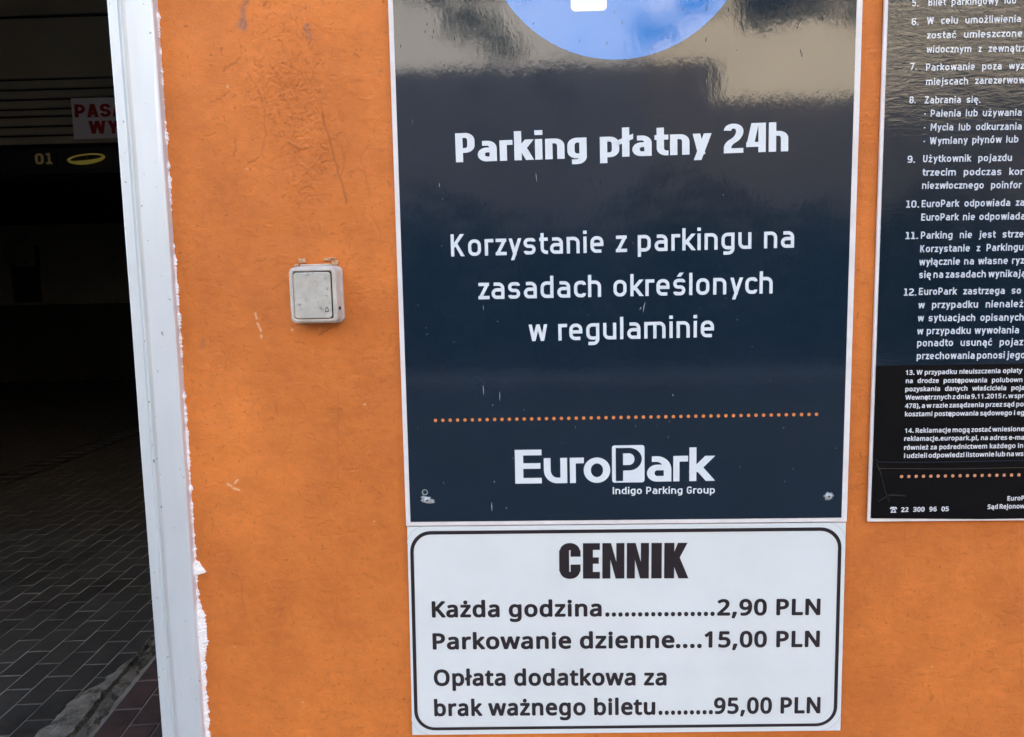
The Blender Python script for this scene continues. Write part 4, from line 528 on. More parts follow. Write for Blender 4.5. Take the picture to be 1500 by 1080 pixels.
[119,630,79,77,346,243,342,254,339,265,336,276,333,287,330,298,328,308,325,317,323,326,321,335,319,343,317,350,316,357,313,357,312,350,310,343,308,335,306,326,304,317,302,307,300,297,297,286,294,276,291,264,288,253,284,242,207,1,127,1,9,431,82,431,141,201,145,186,149,170,153,154,157,139,160,124,163,110,166,96,168,84,169,73,172,73,174,80,176,88,178,97,180,107,182,117,185,128,187,138,190,149,193,160,196,170,198,180,201,188,278,431,354,431,428,188,432,176,436,163,440,149,444,136,447,122,451,109,454,96,456,84,457,74,460,74,462,84,464,95,466,108,470,122,473,137,477,153,481,169,485,185,489,201,549,431,622,431,502,1,420,1,27,29,28,27,30,29,52,54,53,52,13,54,13,12,54,12,55,54,74,76,75,74,77,76,52,14,13,11,55,12,52,15,14,10,55,11,52,16,15,9,55,10,52,17,16,8,55,9,7,55,8,52,18,17,6,55,7,52,19,18,5,55,6,52,20,19,4,55,5,52,21,20,3,55,4,52,22,21,2,55,3,52,23,22,1,55,2,52,24,23,0,55,1,52,25,24,78,55,0,52,26,25,27,31,30,73,77,74,51,26,52,78,56,55,27,32,31,72,77,73,50,26,51,78,57,56,27,33,32,49,26,50,71,77,72,78,58,57,48,26,49,27,34,33,70,77,71,78,59,58,47,26,48,27,35,34,46,26,47,69,77,70,78,60,59,45,26,46,27,36,35,68,77,69,78,61,60,44,26,45,27,37,36,78,62,61,67,77,68,43,26,44,42,26,43,78,63,62,27,38,37,66,77,67,41,26,42,78,64,63,27,39,38,65,77,66,40,26,41,78,65,64,78,77,65,27,40,39,27,26,40],
[121,409,54,52,1,430,76,430,169,185,174,171,179,157,184,144,188,130,192,117,196,105,200,92,203,80,205,68,208,68,212,83,218,100,224,121,231,142,238,164,246,186,333,430,409,430,224,-59,213,-85,201,-108,188,-130,174,-148,157,-164,138,-176,118,-185,94,-191,67,-192,55,-192,44,-192,34,-190,24,-189,16,-188,9,-186,9,-130,15,-131,22,-132,30,-133,38,-134,47,-134,56,-135,72,-134,86,-130,99,-126,110,-118,121,-110,130,-99,138,-87,145,-74,152,-58,174,-2,53,1,0,53,2,1,18,20,19,18,21,20,17,21,18,53,3,2,53,4,3,16,21,17,53,5,4,53,6,5,15,21,16,53,7,6,14,21,15,53,8,7,53,9,8,13,21,14,53,10,9,12,21,13,53,11,10,53,12,11,53,21,12,52,21,53,51,21,52,51,22,21,50,22,51,50,23,22,49,23,50,48,23,49,48,24,23,47,24,48,46,24,47,45,24,46,45,25,24,36,38,37,44,25,45,36,39,38,36,40,39,36,41,40,43,25,44,36,42,41,36,43,42,36,25,43,36,26,25,36,27,26,36,28,27,36,29,28,35,29,36,34,29,35,33,29,34,32,29,33,32,30,29,31,30,32],
[122,377,10,8,346,0,31,0,31,46,262,375,45,375,45,430,340,430,340,377,112,54,346,54,4,6,5,4,7,6,4,3,7,3,8,7,2,8,3,2,9,8,2,0,9,1,0,2],
[243,485,100,98,362,606,356,598,349,589,341,579,332,568,322,557,311,546,300,534,289,524,278,513,267,503,257,494,247,486,200,486,200,496,209,506,218,518,226,532,236,546,245,560,254,574,263,589,270,602,277,614,362,614,442,216,440,181,436,150,428,121,417,94,404,71,388,50,369,33,348,18,324,7,298,-2,271,-6,242,-8,214,-6,188,-2,163,7,140,18,119,33,100,50,84,71,70,94,59,121,51,150,46,181,44,216,47,261,55,301,68,336,86,367,110,392,137,412,169,426,204,435,244,438,281,435,316,426,347,412,374,392,398,367,416,336,431,301,439,261,117,216,118,184,123,154,130,128,141,105,154,86,172,70,192,60,216,53,243,50,270,53,294,60,314,70,332,86,345,105,356,128,363,154,368,184,369,216,367,248,363,278,355,303,344,325,331,344,314,359,294,370,270,376,242,378,202,374,170,359,147,335,130,303,120,263,57,59,58,56,59,57,56,60,59,55,60,56,55,61,60,54,61,55,54,62,61,54,63,62,53,94,54,94,63,54,53,95,94,93,63,94,92,63,93,53,96,95,91,63,92,91,64,63,52,96,53,52,97,96,90,64,91,89,64,90,51,97,52,89,65,64,51,98,97,88,65,89,87,65,88,51,99,98,50,99,51,87,66,65,86,66,87,50,67,99,49,67,50,86,25,66,85,25,86,48,67,49,48,68,67,84,25,85,84,26,25,48,69,68,83,26,84,47,69,48,83,27,26,47,70,69,82,27,83,46,70,47,82,28,27,46,71,70,81,28,82,45,71,46,81,29,28,45,72,71,80,29,81,44,72,45,80,30,29,44,73,72,79,30,80,43,73,44,79,31,30,43,74,73,78,31,79,43,75,74,77,31,78,43,76,75,76,31,77,42,76,43,42,31,76,42,32,31,41,32,42,41,33,32,41,34,33,40,34,41,39,34,40,39,35,34,39,36,35,38,36,39,38,37,36,22,24,23,22,0,24,22,1,0,21,1,22,21,2,1,21,3,2,20,3,21,20,4,3,19,4,20,19,5,4,18,5,19,18,6,5,18,7,6,17,7,18,17,8,7,16,8,17,16,9,8,15,9,16,15,10,9,14,10,15,14,11,10,13,11,14,13,12,11],
[261,450,116,117,231,437,279,433,318,422,347,402,368,375,381,338,385,293,385,0,334,0,320,61,317,61,304,46,292,33,279,22,265,12,250,5,234,-1,216,-5,195,-7,172,-8,148,-6,124,-2,103,6,84,16,68,30,54,48,45,68,39,92,37,120,42,159,59,192,88,218,127,238,179,251,243,256,316,259,316,285,313,317,306,342,293,359,275,371,253,378,227,380,205,379,184,376,163,370,143,363,124,356,106,347,84,400,104,410,126,418,151,426,177,432,204,436,252,208,204,204,167,195,141,182,124,165,113,144,110,119,112,97,120,79,132,66,148,56,167,51,188,49,223,52,253,62,279,79,299,103,311,134,315,172,315,210,330,-93,332,-104,335,-113,340,-120,347,-125,356,-128,366,-129,375,-129,383,-128,389,-127,395,-126,400,-125,405,-124,405,-169,398,-171,390,-173,382,-174,374,-176,366,-176,355,-176,330,-174,308,-168,293,-156,282,-141,275,-123,273,-101,274,-86,278,-71,284,-56,293,-42,302,-29,313,-17,324,-6,336,4,346,12,385,0,368,-16,355,-32,344,-47,336,-62,332,-77,54,1,0,53,1,54,53,2,1,52,2,53,51,2,52,51,3,2,50,3,51,49,3,50,49,4,3,48,47,49,47,46,49,46,45,49,45,44,49,44,43,49,43,42,49,42,4,49,41,4,42,40,4,41,40,5,4,39,5,40,38,5,39,37,5,38,37,6,5,36,6,37,36,7,6,35,7,36,34,74,35,74,7,35,33,74,34,32,74,33,31,74,32,30,55,31,55,74,31,73,7,74,30,56,55,30,57,56,30,58,57,29,58,30,29,59,58,72,7,73,29,60,59,28,60,29,28,61,60,71,7,72,27,61,28,27,62,61,70,9,71,9,7,71,27,63,62,26,63,27,26,64,63,69,9,70,25,64,26,25,65,64,68,10,69,10,9,69,68,11,10,8,108,9,108,109,9,109,7,9,25,66,65,67,11,68,25,67,66,25,11,67,24,11,25,24,12,11,24,13,12,23,13,24,23,14,13,22,14,23,22,15,14,110,7,109,21,15,22,21,16,15,107,8,108,107,7,8,107,111,7,21,17,16,20,17,21,20,18,17,106,111,107,19,18,20,106,112,111,105,112,106,104,112,105,104,113,112,103,113,104,103,114,113,102,114,103,102,115,114,101,115,102,101,75,115,100,75,101,100,76,75,99,76,100,99,77,76,99,78,77,99,79,78,98,79,99,86,88,87,85,88,86,98,80,79,84,88,85,83,88,84,98,81,80,82,88,83,81,88,82,98,88,81,97,88,98,96,88,97,95,88,96,95,89,88,95,90,89,95,91,90,94,91,95,94,92,91,94,93,92],
[263,385,87,83,346,606,341,598,334,589,326,579,316,568,306,557,296,546,284,534,274,524,263,513,252,503,242,494,232,486,185,486,185,496,194,506,202,518,211,532,220,546,230,560,239,574,248,589,255,602,262,614,346,614,240,-8,204,-6,170,2,139,15,112,34,88,58,69,88,55,123,47,165,44,212,47,262,56,305,70,342,90,372,114,396,142,414,174,428,208,435,246,438,267,437,288,435,309,431,328,426,344,421,358,414,337,356,323,361,308,365,292,370,275,373,259,376,244,376,216,374,193,368,172,358,155,344,142,325,131,303,123,277,118,247,117,213,118,181,123,152,131,126,141,104,155,86,172,71,191,61,214,55,240,53,262,54,283,56,302,60,319,65,336,71,351,78,351,15,336,8,320,2,304,-2,285,-5,264,-7,42,44,43,42,45,44,41,45,42,41,46,45,41,47,46,40,47,41,40,48,47,40,49,48,39,49,40,39,54,49,54,53,49,53,52,49,52,51,49,51,50,49,38,56,39,56,55,39,55,54,39,38,57,56,38,58,57,37,58,38,37,59,58,37,60,59,37,61,60,36,61,37,36,62,61,35,62,36,35,63,62,35,64,63,34,64,35,34,65,64,34,66,65,33,66,34,33,67,66,32,67,33,32,68,67,32,69,68,31,69,32,31,70,69,30,70,31,30,71,70,79,81,80,30,72,71,78,81,79,77,81,78,30,73,72,76,81,77,29,73,30,75,81,76,29,74,73,74,81,75,29,81,74,28,81,29,27,81,28,27,82,81,27,83,82,27,84,83,26,84,27,26,85,84,26,86,85,25,86,26,22,24,23,22,0,24,22,1,0,21,1,22,21,2,1,21,3,2,20,3,21,20,4,3,19,4,20,19,5,4,18,5,19,18,6,5,18,7,6,17,7,18,17,8,7,16,8,17,16,9,8,15,9,16,15,10,9,14,10,15,14,11,10,13,11,14,13,12,11],
[322,207,12,10,62,0,62,228,22,203,-7,250,62,295,62,610,133,610,133,341,184,376,214,329,133,274,133,0,4,6,5,4,7,6,7,9,8,4,9,7,4,10,9,3,10,4,3,1,10,1,11,10,2,1,3,0,11,1],
[347,384,114,110,311,606,306,598,299,589,290,579,281,568,271,557,260,546,249,534,238,524,227,513,216,503,206,494,196,486,150,486,150,496,158,506,167,518,176,532,185,546,194,560,204,574,212,589,220,602,226,614,311,614,348,119,346,92,339,69,327,49,311,32,292,18,268,6,240,-2,210,-6,176,-8,148,-7,122,-5,99,-1,78,5,59,11,42,19,42,84,60,75,81,67,104,60,128,54,153,50,178,49,210,51,236,56,256,66,269,79,277,94,280,112,279,122,276,132,271,141,264,150,253,158,239,167,222,176,200,185,174,196,148,206,124,217,103,228,84,239,69,252,57,266,48,283,43,302,41,324,46,358,61,386,86,408,118,425,157,434,202,438,228,437,252,434,276,430,298,424,319,418,339,409,315,353,297,360,278,366,258,372,238,376,218,379,197,380,171,378,148,374,131,366,118,356,111,343,108,328,110,317,113,307,119,298,127,290,139,282,154,274,172,266,194,256,219,246,245,236,268,226,289,215,306,204,321,190,333,176,341,160,346,140,76,78,77,76,79,78,75,79,76,75,80,79,75,81,80,74,81,75,74,82,81,74,83,82,74,88,83,88,87,83,87,86,83,86,85,83,85,84,83,73,90,74,90,89,74,89,88,74,72,91,73,91,90,73,72,92,91,72,93,92,72,94,93,71,94,72,71,95,94,71,96,95,71,97,96,70,97,71,70,98,97,70,99,98,69,99,70,69,100,99,69,101,100,68,101,69,68,102,101,68,103,102,67,103,68,67,104,103,67,105,104,66,105,67,66,106,105,65,106,66,65,107,106,64,107,65,64,108,107,63,108,64,63,109,108,62,109,63,62,110,109,61,110,62,61,111,110,60,111,61,60,112,111,59,112,60,58,112,59,58,113,112,57,113,58,56,113,57,55,113,56,55,25,113,54,25,55,53,25,54,53,26,25,52,26,53,51,26,52,51,27,26,40,42,41,50,27,51,40,43,42,50,28,27,40,44,43,49,28,50,40,45,44,48,28,49,40,46,45,47,28,48,40,47,46,40,28,47,40,29,28,40,30,29,39,30,40,39,31,30,38,31,39,38,32,31,37,32,38,36,32,37,36,33,32,35,33,36,35,34,33,22,24,23,22,0,24,22,1,0,21,1,22,21,2,1,21,3,2,20,3,21,20,4,3,19,4,20,19,5,4,18,5,19,18,6,5,18,7,6,17,7,18,17,8,7,16,8,17,16,9,8,15,9,16,15,10,9,14,10,15,14,11,10,13,11,14,13,12,11],
[380,377,34,30,189,591,200,590,209,586,218,580,225,572,229,560,230,546,229,532,225,521,218,512,209,506,200,502,189,501,178,502,168,506,160,512,153,521,149,532,148,546,149,560,153,572,160,580,168,586,178,590,346,0,31,0,31,46,262,375,45,375,45,430,340,430,340,377,112,54,346,54,28,30,29,28,31,30,28,27,31,27,32,31,26,32,27,26,33,32,26,24,33,25,24,26,23,1,0,22,1,23,22,2,1,21,2,22,21,3,2,20,3,21,20,4,3,19,4,20,19,5,4,18,5,19,18,6,5,17,6,18,17,7,6,16,7,17,16,8,7,15,8,16,15,9,8,14,9,15,14,10,9,13,10,14,13,11,10,12,11,13]]

class SansFont:
    def __init__(s):
        s.g = {}
        for d in GLYPHS:
            nv, nt = d[2], d[3]
            v = d[4:4 + 2 * nv]; t = d[4 + 2 * nv:]
            s.g[chr(d[0])] = (d[1] / 1000, [(v[i] / 1000, v[i + 1] / 1000) for i in range(0, 2 * nv, 2)], [tuple(t[i:i + 3]) for i in range(0, 3 * nt, 3)])
        # thicken each outline into a bold: run a stroke along its border and merge
        OFF = 0.031
        e_ = s.g['e']
        for ch in list(s.g) + ['ę']:
            a, v, t = s.g['e' if ch == 'ę' else ch]
            cnt = {}
            for f in t:
                for i in range(3):
                    key = (f[i], f[(i + 1) % 3]); cnt[key] = cnt.get(key, 0) + 1
            border = [k_ for k_ in cnt if (k_[1], k_[0]) not in cnt]
            V = [tuple(q) for q in v]; F = [tuple(f) for f in t]
            def quad(P, Q, w):
                d = Vector(Q) - Vector(P)
                if d.length < 1e-6: return
                d.normalize(); n = Vector((-d.y, d.x)) * w; e = d * w * 0.42; P, Q = Vector(P) - e, Vector(Q) + e
                n0 = len(V); V.extend([tuple(P - n), tuple(Q - n), tuple(Q + n), tuple(P + n)]); F.append((n0, n0 + 1, n0 + 2, n0 + 3))
            for i0_, i1_ in border: quad(v[i0_], v[i1_], OFF)
            if ch == 'ę':
                quad((.30, .0), (.25, -.07), .038); quad((.25, -.07), (.27, -.12), .038); quad((.27, -.12), (.34, -.125), .034)
            F = [f if sum(V[f[i]][0] * V[f[(i + 1) % len(f)]][1] - V[f[(i + 1) % len(f)]][0] * V[f[i]][1] for i in range(len(f))) > 0 else f[::-1] for f in F]
            vv, ff = union(V, F)
            s.g[ch] = (a, vv, ff)
        s.off = OFF
        s.k = 1 / (0.5726 + 2 * OFF)
    def layout(s, txt, space):
        x = 0; out = []; last = 0; first = None
        for ch in txt:
            if ch == ' ': x += space; continue
            a, v, f = s.g[ch]; k = s.k
            vv = [(q[0] * k, (q[1] + s.off) * k) for q in v]
            mn = min(q[0] for q in vv)
            if first is None: first = mn
            out.append((vv, f, x - first)); last = x - first + max(q[0] for q in vv)
            x += (a + s.off * 1.25) * k
        return out, last
SANS = SansFont()
FONTS = {}
def dfont(w, bw=0.62, **k):
    key = (w, bw, tuple(sorted(k.items())))
    if key not in FONTS: FONTS[key] = Font(w, bw, **k)
    return FONTS[key]

def lettering(name, font, txt, cap, p0, p1, y, mat, parent, space=None, ztop=True):
    """one flat printed line; p0, p1 = baseline ends in mm on the wall, cap = capital height in mm"""
    p0 = Vector(p0) / 1000; p1 = Vector(p1) / 1000; cap = cap / 1000
    L = (p1 - p0).length / cap
    sp0 = 0.30 if space is None else space
    ns = txt.count(' ')
    out, nat = font.layout(txt, sp0); kx = L / nat
    if ns and space is None:
        sp = sp0 + (L - nat) / ns
        if sp < 0.17: sp = 0.17
        if sp > 0.85: sp = 0.85
        out, nat = font.layout(txt, sp); kx = L / nat
    d = (p1 - p0).normalized(); n = Vector((-d.y, d.x))
    vs = []; fs = []
    for v, f, x in out:
        b = len(vs)
        for q in v:
            P = p0 + d * ((q[0] + x) * kx * cap) + n * (q[1] * cap)
            vs.append((P.x, y, P.y))
        fs += [tuple(b + i for i in t) for t in f]
    o = mesh_obj(name, vs, fs, mat, parent)
    if not 0.88 < kx < 1.14: print('FIT', txt, round(kx, 3))
    return o

def poly(name, pts, y, mat, parent, th=0.0):
    """flat polygon (list of (x, z) in metres) at depth y, optionally th thick away from the viewer"""
    n = len(pts)
    vs = [(p[0], y, p[1]) for p in pts]; fs = [tuple(range(n))]
    if th:
        vs += [(p[0], y + th, p[1]) for p in pts]
        fs += [(i, n + i, n + (i + 1) % n, (i + 1) % n) for i in range(n)]
    return mesh_obj(name, vs, fs, mat, parent)

def rrect(x0, x1, z0, z1, r, seg=10):
    P = []
    for cx_, cz, a0 in ((x1 - r, z1 - r, 0), (x0 + r, z1 - r, 90), (x0 + r, z0 + r, 180), (x1 - r, z0 + r, 270)):
        for i in range(seg + 1):
            a = math.radians(a0 + 90 * i / seg)
            P.append((cx_ + r * math.cos(a), cz + r * math.sin(a)))
    return P
def disc_pts(cx_, cz, r, n=16): return [(cx_ + r * math.cos(2 * math.pi * i / n), cz + r * math.sin(2 * math.pi * i / n)) for i in range(n)]
def ring(name, outer, inner, y, mat, parent):
    n = len(outer)
    vs = [(p[0], y, p[1]) for p in outer + inner]
    fs = [(i, (i + 1) % n, n + (i + 1) % n, n + i) for i in range(n)]
    return mesh_obj(name, vs, fs, mat, parent)
def tilt(pts, c, deg):
    a = math.radians(deg); ca, sa = math.cos(a), math.sin(a)
    return [(c[0] + (p[0] - c[0]) * ca - (p[1] - c[1]) * sa, c[1] + (p[0] - c[0]) * sa + (p[1] - c[1]) * ca) for p in pts]

TXT = {'main': [('d', 36.8, 0.25, 'Parking płatny 24h', (-95.5, 1657.8), (333.2, 1661.2)),
          ('d', 28.9, 0.155, 'Korzystanie z parkingu na', (-105.4, 1536.5), (343.0, 1538.2)),
          ('d', 29.2, 0.155, 'zasadach określonych', (-70.7, 1479.4), (316.2, 1479.3)),
          ('d', 29.6, 0.155, 'w regulaminie', (-5.1, 1422.5), (240.2, 1423.3)),
          ('d', 9.9, 0.16, 'Indigo Parking Group', (105.2, 1211.9), (243.0, 1211.0))],
 'price': [('n', 23.9, 0.2, 'Każda godzina', (-147.1, 1038.8), (89.0, 1038.3)),
           ('n', 23.7, 0.2, '.................', (93.8, 1038.2), (244.4, 1037.8)),
           ('n', 23.7, 0.2, '2,90 PLN', (247.8, 1037.8), (388.7, 1037.4)),
           ('n', 24.1, 0.2, 'Parkowanie dzienne', (-147.4, 992.0), (189.3, 991.5)),
           ('n', 23.9, 0.2, '....', (191.2, 991.6), (227.0, 991.5)),
           ('n', 23.8, 0.2, '15,00 PLN', (230.6, 991.7), (388.9, 991.3)),
           ('n', 24.4, 0.2, 'Opłata dodatkowa za', (-147.5, 938.3), (178.5, 936.8)),
           ('n', 24.6, 0.2, 'brak ważnego biletu', (-148.4, 893.1), (162.8, 893.5)),
           ('n', 24.4, 0.2, '.........', (167.2, 893.5), (243.1, 894.1)),
           ('n', 24.3, 0.2, '95,00 PLN', (244.5, 894.2), (392.0, 894.2))],
 'rules': [('d', 8.6, 0.19, '5.', (484.0, 1835.0), (491.9, 1834.9)),
           ('d', 8.6, 0.19, 'Bilet parkingowy lub', (504.1, 1835.0), (612.5, 1834.6)),
           ('d', 8.7, 0.19, '6.', (484.3, 1812.1), (492.8, 1812.1)),
           ('d', 8.7, 0.19, 'W celu umożliwienia', (503.1, 1812.8), (619.6, 1812.0)),
           ('d', 8.7, 0.19, 'zostać umieszczone', (503.8, 1795.4), (621.9, 1794.5)),
           ('d', 8.7, 0.19, 'widocznym z zewnątrz', (503.7, 1778.2), (627.3, 1776.4)),
           ('d', 8.8, 0.19, '7.', (484.4, 1757.7), (492.7, 1757.7)),
           ('d', 8.8, 0.19, 'Parkowanie poza wyz', (504.1, 1756.3), (626.7, 1755.1)),
           ('d', 8.8, 0.19, 'miejscach zarezerwow', (504.7, 1738.8), (628.5, 1737.9)),
           ('d', 8.8, 0.19, '8.', (484.9, 1716.6), (492.9, 1716.6)),
           ('d', 8.8, 0.19, 'Zabrania się.', (504.0, 1716.1), (573.9, 1715.2)),
           ('d', 8.9, 0.19, '· Palenia lub używania', (504.2, 1699.6), (626.3, 1697.7)),
           ('d', 8.9, 0.19, '· Mycia lub odkurzania', (504.4, 1682.4), (627.2, 1680.5)),
           ('d', 9.0, 0.19, '· Wymiany płynów lub', (504.7, 1665.2), (623.7, 1664.8)),
           ('d', 9.0, 0.19, '9.', (485.1, 1642.7), (494.7, 1642.7)),
           ('d', 9.0, 0.19, 'Użytkownik pojazdu', (504.8, 1643.0), (616.9, 1641.9)),
           ('d', 9.0, 0.19, 'trzecim podczas kor', (504.8, 1626.0), (632.6, 1624.1)),
           ('d', 9.0, 0.19, 'niezwłocznego poinfor', (504.8, 1609.5), (630.9, 1607.3)),
           ('d', 9.2, 0.19, '10.', (485.4, 1586.0), (502.0, 1585.9)),
           ('d', 9.1, 0.19, 'EuroPark odpowiada za', (505.1, 1586.2), (635.5, 1585.1)),
           ('d', 9.1, 0.19, 'EuroPark nie odpowiada', (505.2, 1569.1), (637.3, 1567.7)),
           ('d', 9.2, 0.19, '11.', (486.0, 1545.9), (502.2, 1545.8)),
           ('d', 9.2, 0.19, 'Parking nie jest strze', (505.6, 1546.0), (636.6, 1544.9)),
           ('d', 9.2, 0.19, 'Korzystanie z Parkingu', (505.4, 1528.6), (637.1, 1528.2)),
           ('d', 9.3, 0.19, 'wyłącznie na własne ryz', (504.7, 1511.9), (639.3, 1511.1)),
           ('d', 9.3, 0.19, 'się na zasadach wynikają', (505.3, 1495.3), (642.0, 1494.1)),
           ('d', 9.4, 0.19, '12.', (486.5, 1472.7), (502.7, 1472.7)),
           ('d', 9.3, 0.19, 'EuroPark zastrzega so', (505.8, 1473.3), (637.0, 1472.3)),
           ('d', 9.3, 0.19, 'w przypadku nienależ', (505.6, 1455.9), (640.8, 1454.9)),
           ('d', 9.4, 0.19, 'w sytuacjach opisanych', (505.5, 1438.9), (642.3, 1437.2)),
           ('d', 9.4, 0.19, 'w przypadku wywołania', (505.4, 1421.8), (637.0, 1420.7)),
           ('d', 9.5, 0.19, 'ponadto usunąć pojaz', (506.0, 1405.9), (643.4, 1404.8)),
           ('d', 9.5, 0.19, 'przechowania ponosi jego', (506.1, 1388.8), (646.6, 1387.6))],
 'sticker': [('n', 6.3, 0.2, '13. W przypadku nieuiszczenia opłaty', (492.4, 1368.3), (644.0, 1368.7)),
             ('n', 6.3, 0.2, 'na drodze postępowania polubown', (492.8, 1357.4), (644.7, 1356.2)),
             ('n', 6.3, 0.2, 'pozyskania danych właściciela poja', (492.5, 1346.4), (647.9, 1345.6)),
             ('n', 6.4, 0.2, 'Wewnętrznych z dnia 9.11.2015 r. w spr', (492.9, 1335.1), (648.4, 1334.9)),
             ('n', 6.4, 0.2, '478), a w razie zasądzenia przez sąd po', (492.9, 1323.8), (647.9, 1323.7)),
             ('n', 6.4, 0.2, 'kosztami postępowania sądowego i eg', (493.3, 1312.8), (649.2, 1312.2)),
             ('n', 6.4, 0.2, '14. Reklamacje mogą zostać wniesione', (494.0, 1290.3), (650.3, 1290.4)),
             ('n', 6.4, 0.2, 'reklamacje.europark.pl, na adres e-ma', (493.5, 1279.5), (650.9, 1278.9)),
             ('n', 6.4, 0.2, 'również za pośrednictwem każdego in', (493.8, 1267.4), (650.1, 1267.8)),
             ('n', 6.5, 0.2, 'i udzieli odpowiedzi listownie lub na ws', (494.1, 1256.2), (651.1, 1256.7)),
             ('n', 6.6, 0.2, '22 300 96 05', (492.8, 1182.0), (556.2, 1182.4)),
             ('n', 6.5, 0.2, 'EuroP', (633.1, 1195.7), (655.6, 1196.1)),
             ('n', 6.5, 0.2, 'Sąd Rejonow', (607.4, 1184.5), (656.6, 1185.0))]}

# ================================================================== LARGE STRUCTURE
tag(box('ground', -150, 150, -150, 150, -0.60, -0.16, M['ground']), kind='structure')
tag(box('road', -60, 60, -10.6, -2.4, -0.16, -0.115, M['asphalt']), kind='structure')
pv = tag(box('pavement', -60, 60, -2.4, -0.002, -0.16, -0.012, M['slab']), kind='structure')
tag(box('pavement_opposite', -60, 60, -13.2, -10.6, -0.16, 0.0, M['slab']), kind='structure')
tag(box('garage_floor', -13, -0.2, -0.002, 13.2, -0.159, -0.0018, M['joint']), kind='structure')
gf = bpy.data.objects['garage_floor']

# ---- the orange building (front wall face at y = 0)
WX0, OPX, TOPZ = -20.0, -5.5, 3.4
bld = empty('building', (4, 0, 0), label='orange rendered building carrying the parking signs, with an open dark garage entrance at its left', cat='building')
# graded grid: fine where the photo looks, coarse beyond
def graded(a, b, f0, f1, step, coarse=0.12):
    lo = np.arange(a, f0, coarse) if f0 > a else np.array([])
    hi = np.arange(f1 + coarse, b, coarse) if b > f1 else np.array([])
    return np.unique(np.concatenate([lo, np.arange(f0, f1 + step / 2, step), hi, [b]]))
gx = graded(-0.478, 3.0, -0.478, 0.76, 0.0014)
gz = graded(0.0, 3.4, 0.80, 1.96, 0.0014)
nx, nz = len(gx), len(gz)
rs = np.random.RandomState(3)
fx = gx[(gx <= 0.762)]; fz = gz[(gz >= 0.799) & (gz <= 1.962)]
X, Z = np.meshgrid(fx, fz)
def smooth_noise(shape, cell, seed):
    """band-limited noise: random field filtered in frequency space; cell in grid steps (x, z)"""
    r = np.random.RandomState(seed).randn(*shape)
    F = np.fft.rfft2(r)
    ky = np.fft.fftfreq(shape[0])[:, None]; kx = np.fft.rfftfreq(shape[1])[None, :]
    F *= np.exp(-((kx * cell[0]) ** 2 + (ky * cell[1]) ** 2) * 8)
    o = np.fft.irfft2(F, shape)
    return (o - o.mean()) / o.std()
sh = X.shape
D = (smooth_noise(sh, (60, 60), 1) * 0.0007 + smooth_noise(sh, (16, 12), 2) * 0.00026 + smooth_noise(sh, (5, 4), 3) * 0.00007)
tone = smooth_noise(sh, (70, 70), 4) * 0.05 + smooth_noise(sh, (14, 22), 5) * 0.032 + smooth_noise(sh, (4, 3), 6) * 0.022
stain = np.zeros(sh); pale = np.zeros(sh); smudge = np.zeros(sh)
def stroke(F, pts, w, amp, soft=True):
    """add a brush stroke of half width w (m) along pts to field F"""
    for (x0, z0), (x1, z1) in zip(pts[:-1], pts[1:]):
        m = 3 * w
        i0, i1 = np.searchsorted(fx, [min(x0, x1) - m, max(x0, x1) + m]); j0, j1 = np.searchsorted(fz, [min(z0, z1) - m, max(z0, z1) + m])
        if i1 <= i0 or j1 <= j0: continue
        xx = X[j0:j1, i0:i1]; zz = Z[j0:j1, i0:i1]
        dx, dz = x1 - x0, z1 - z0; L2 = dx * dx + dz * dz + 1e-12
        t = np.clip(((xx - x0) * dx + (zz - z0) * dz) / L2, 0, 1)
        dd = np.hypot(xx - x0 - t * dx, zz - z0 - t * dz)
        v = amp * np.exp(-(dd / w) ** 2)
        S = F[j0:j1, i0:i1]
        F[j0:j1, i0:i1] = np.where(np.abs(v) > np.abs(S), v, S) if F is not D else S + v
def mmp(*p): return [(a / 1000, b / 1000) for a, b in p]
def wob(pts, n=6, j=0.0012):
    out = []
    for a, b in zip(pts[:-1], pts[1:]):
        for i in range(n):
            t = i / n
            out.append((a[0] + (b[0] - a[0]) * t + rs.randn() * j, a[1] + (b[1] - a[1]) * t + rs.randn() * j))
    return out + [pts[-1]]
# trowel marks all over
REL = np.zeros(sh)
for i in range(1900):
    x, z = rs.uniform(-0.47, 0.74), rs.uniform(0.82, 1.94)
    L = rs.uniform(0.003, 0.018) * (2.2 if rs.rand() < 0.08 else 1)
    a = rs.choice([0, math.pi / 2, rs.uniform(0, math.pi)], p=[0.35, 0.3, 0.35]) + rs.randn() * 0.15
    c = rs.randn() * 0.6
    pts = [(x, z)]
    for s in range(4):
        a2 = a + c * (s - 1.5) / 3
        pts.append((pts[-1][0] + math.cos(a2) * L / 4, pts[-1][1] + math.sin(a2) * L / 4))
    stroke(REL, pts, rs.uniform(0.0007, 0.0015), rs.uniform(0.00015, 0.0006) * rs.choice([-1, 1]))
    if rs.rand() < 0.3: stroke(stain, pts, 0.0010, rs.uniform(0.08, 0.32))
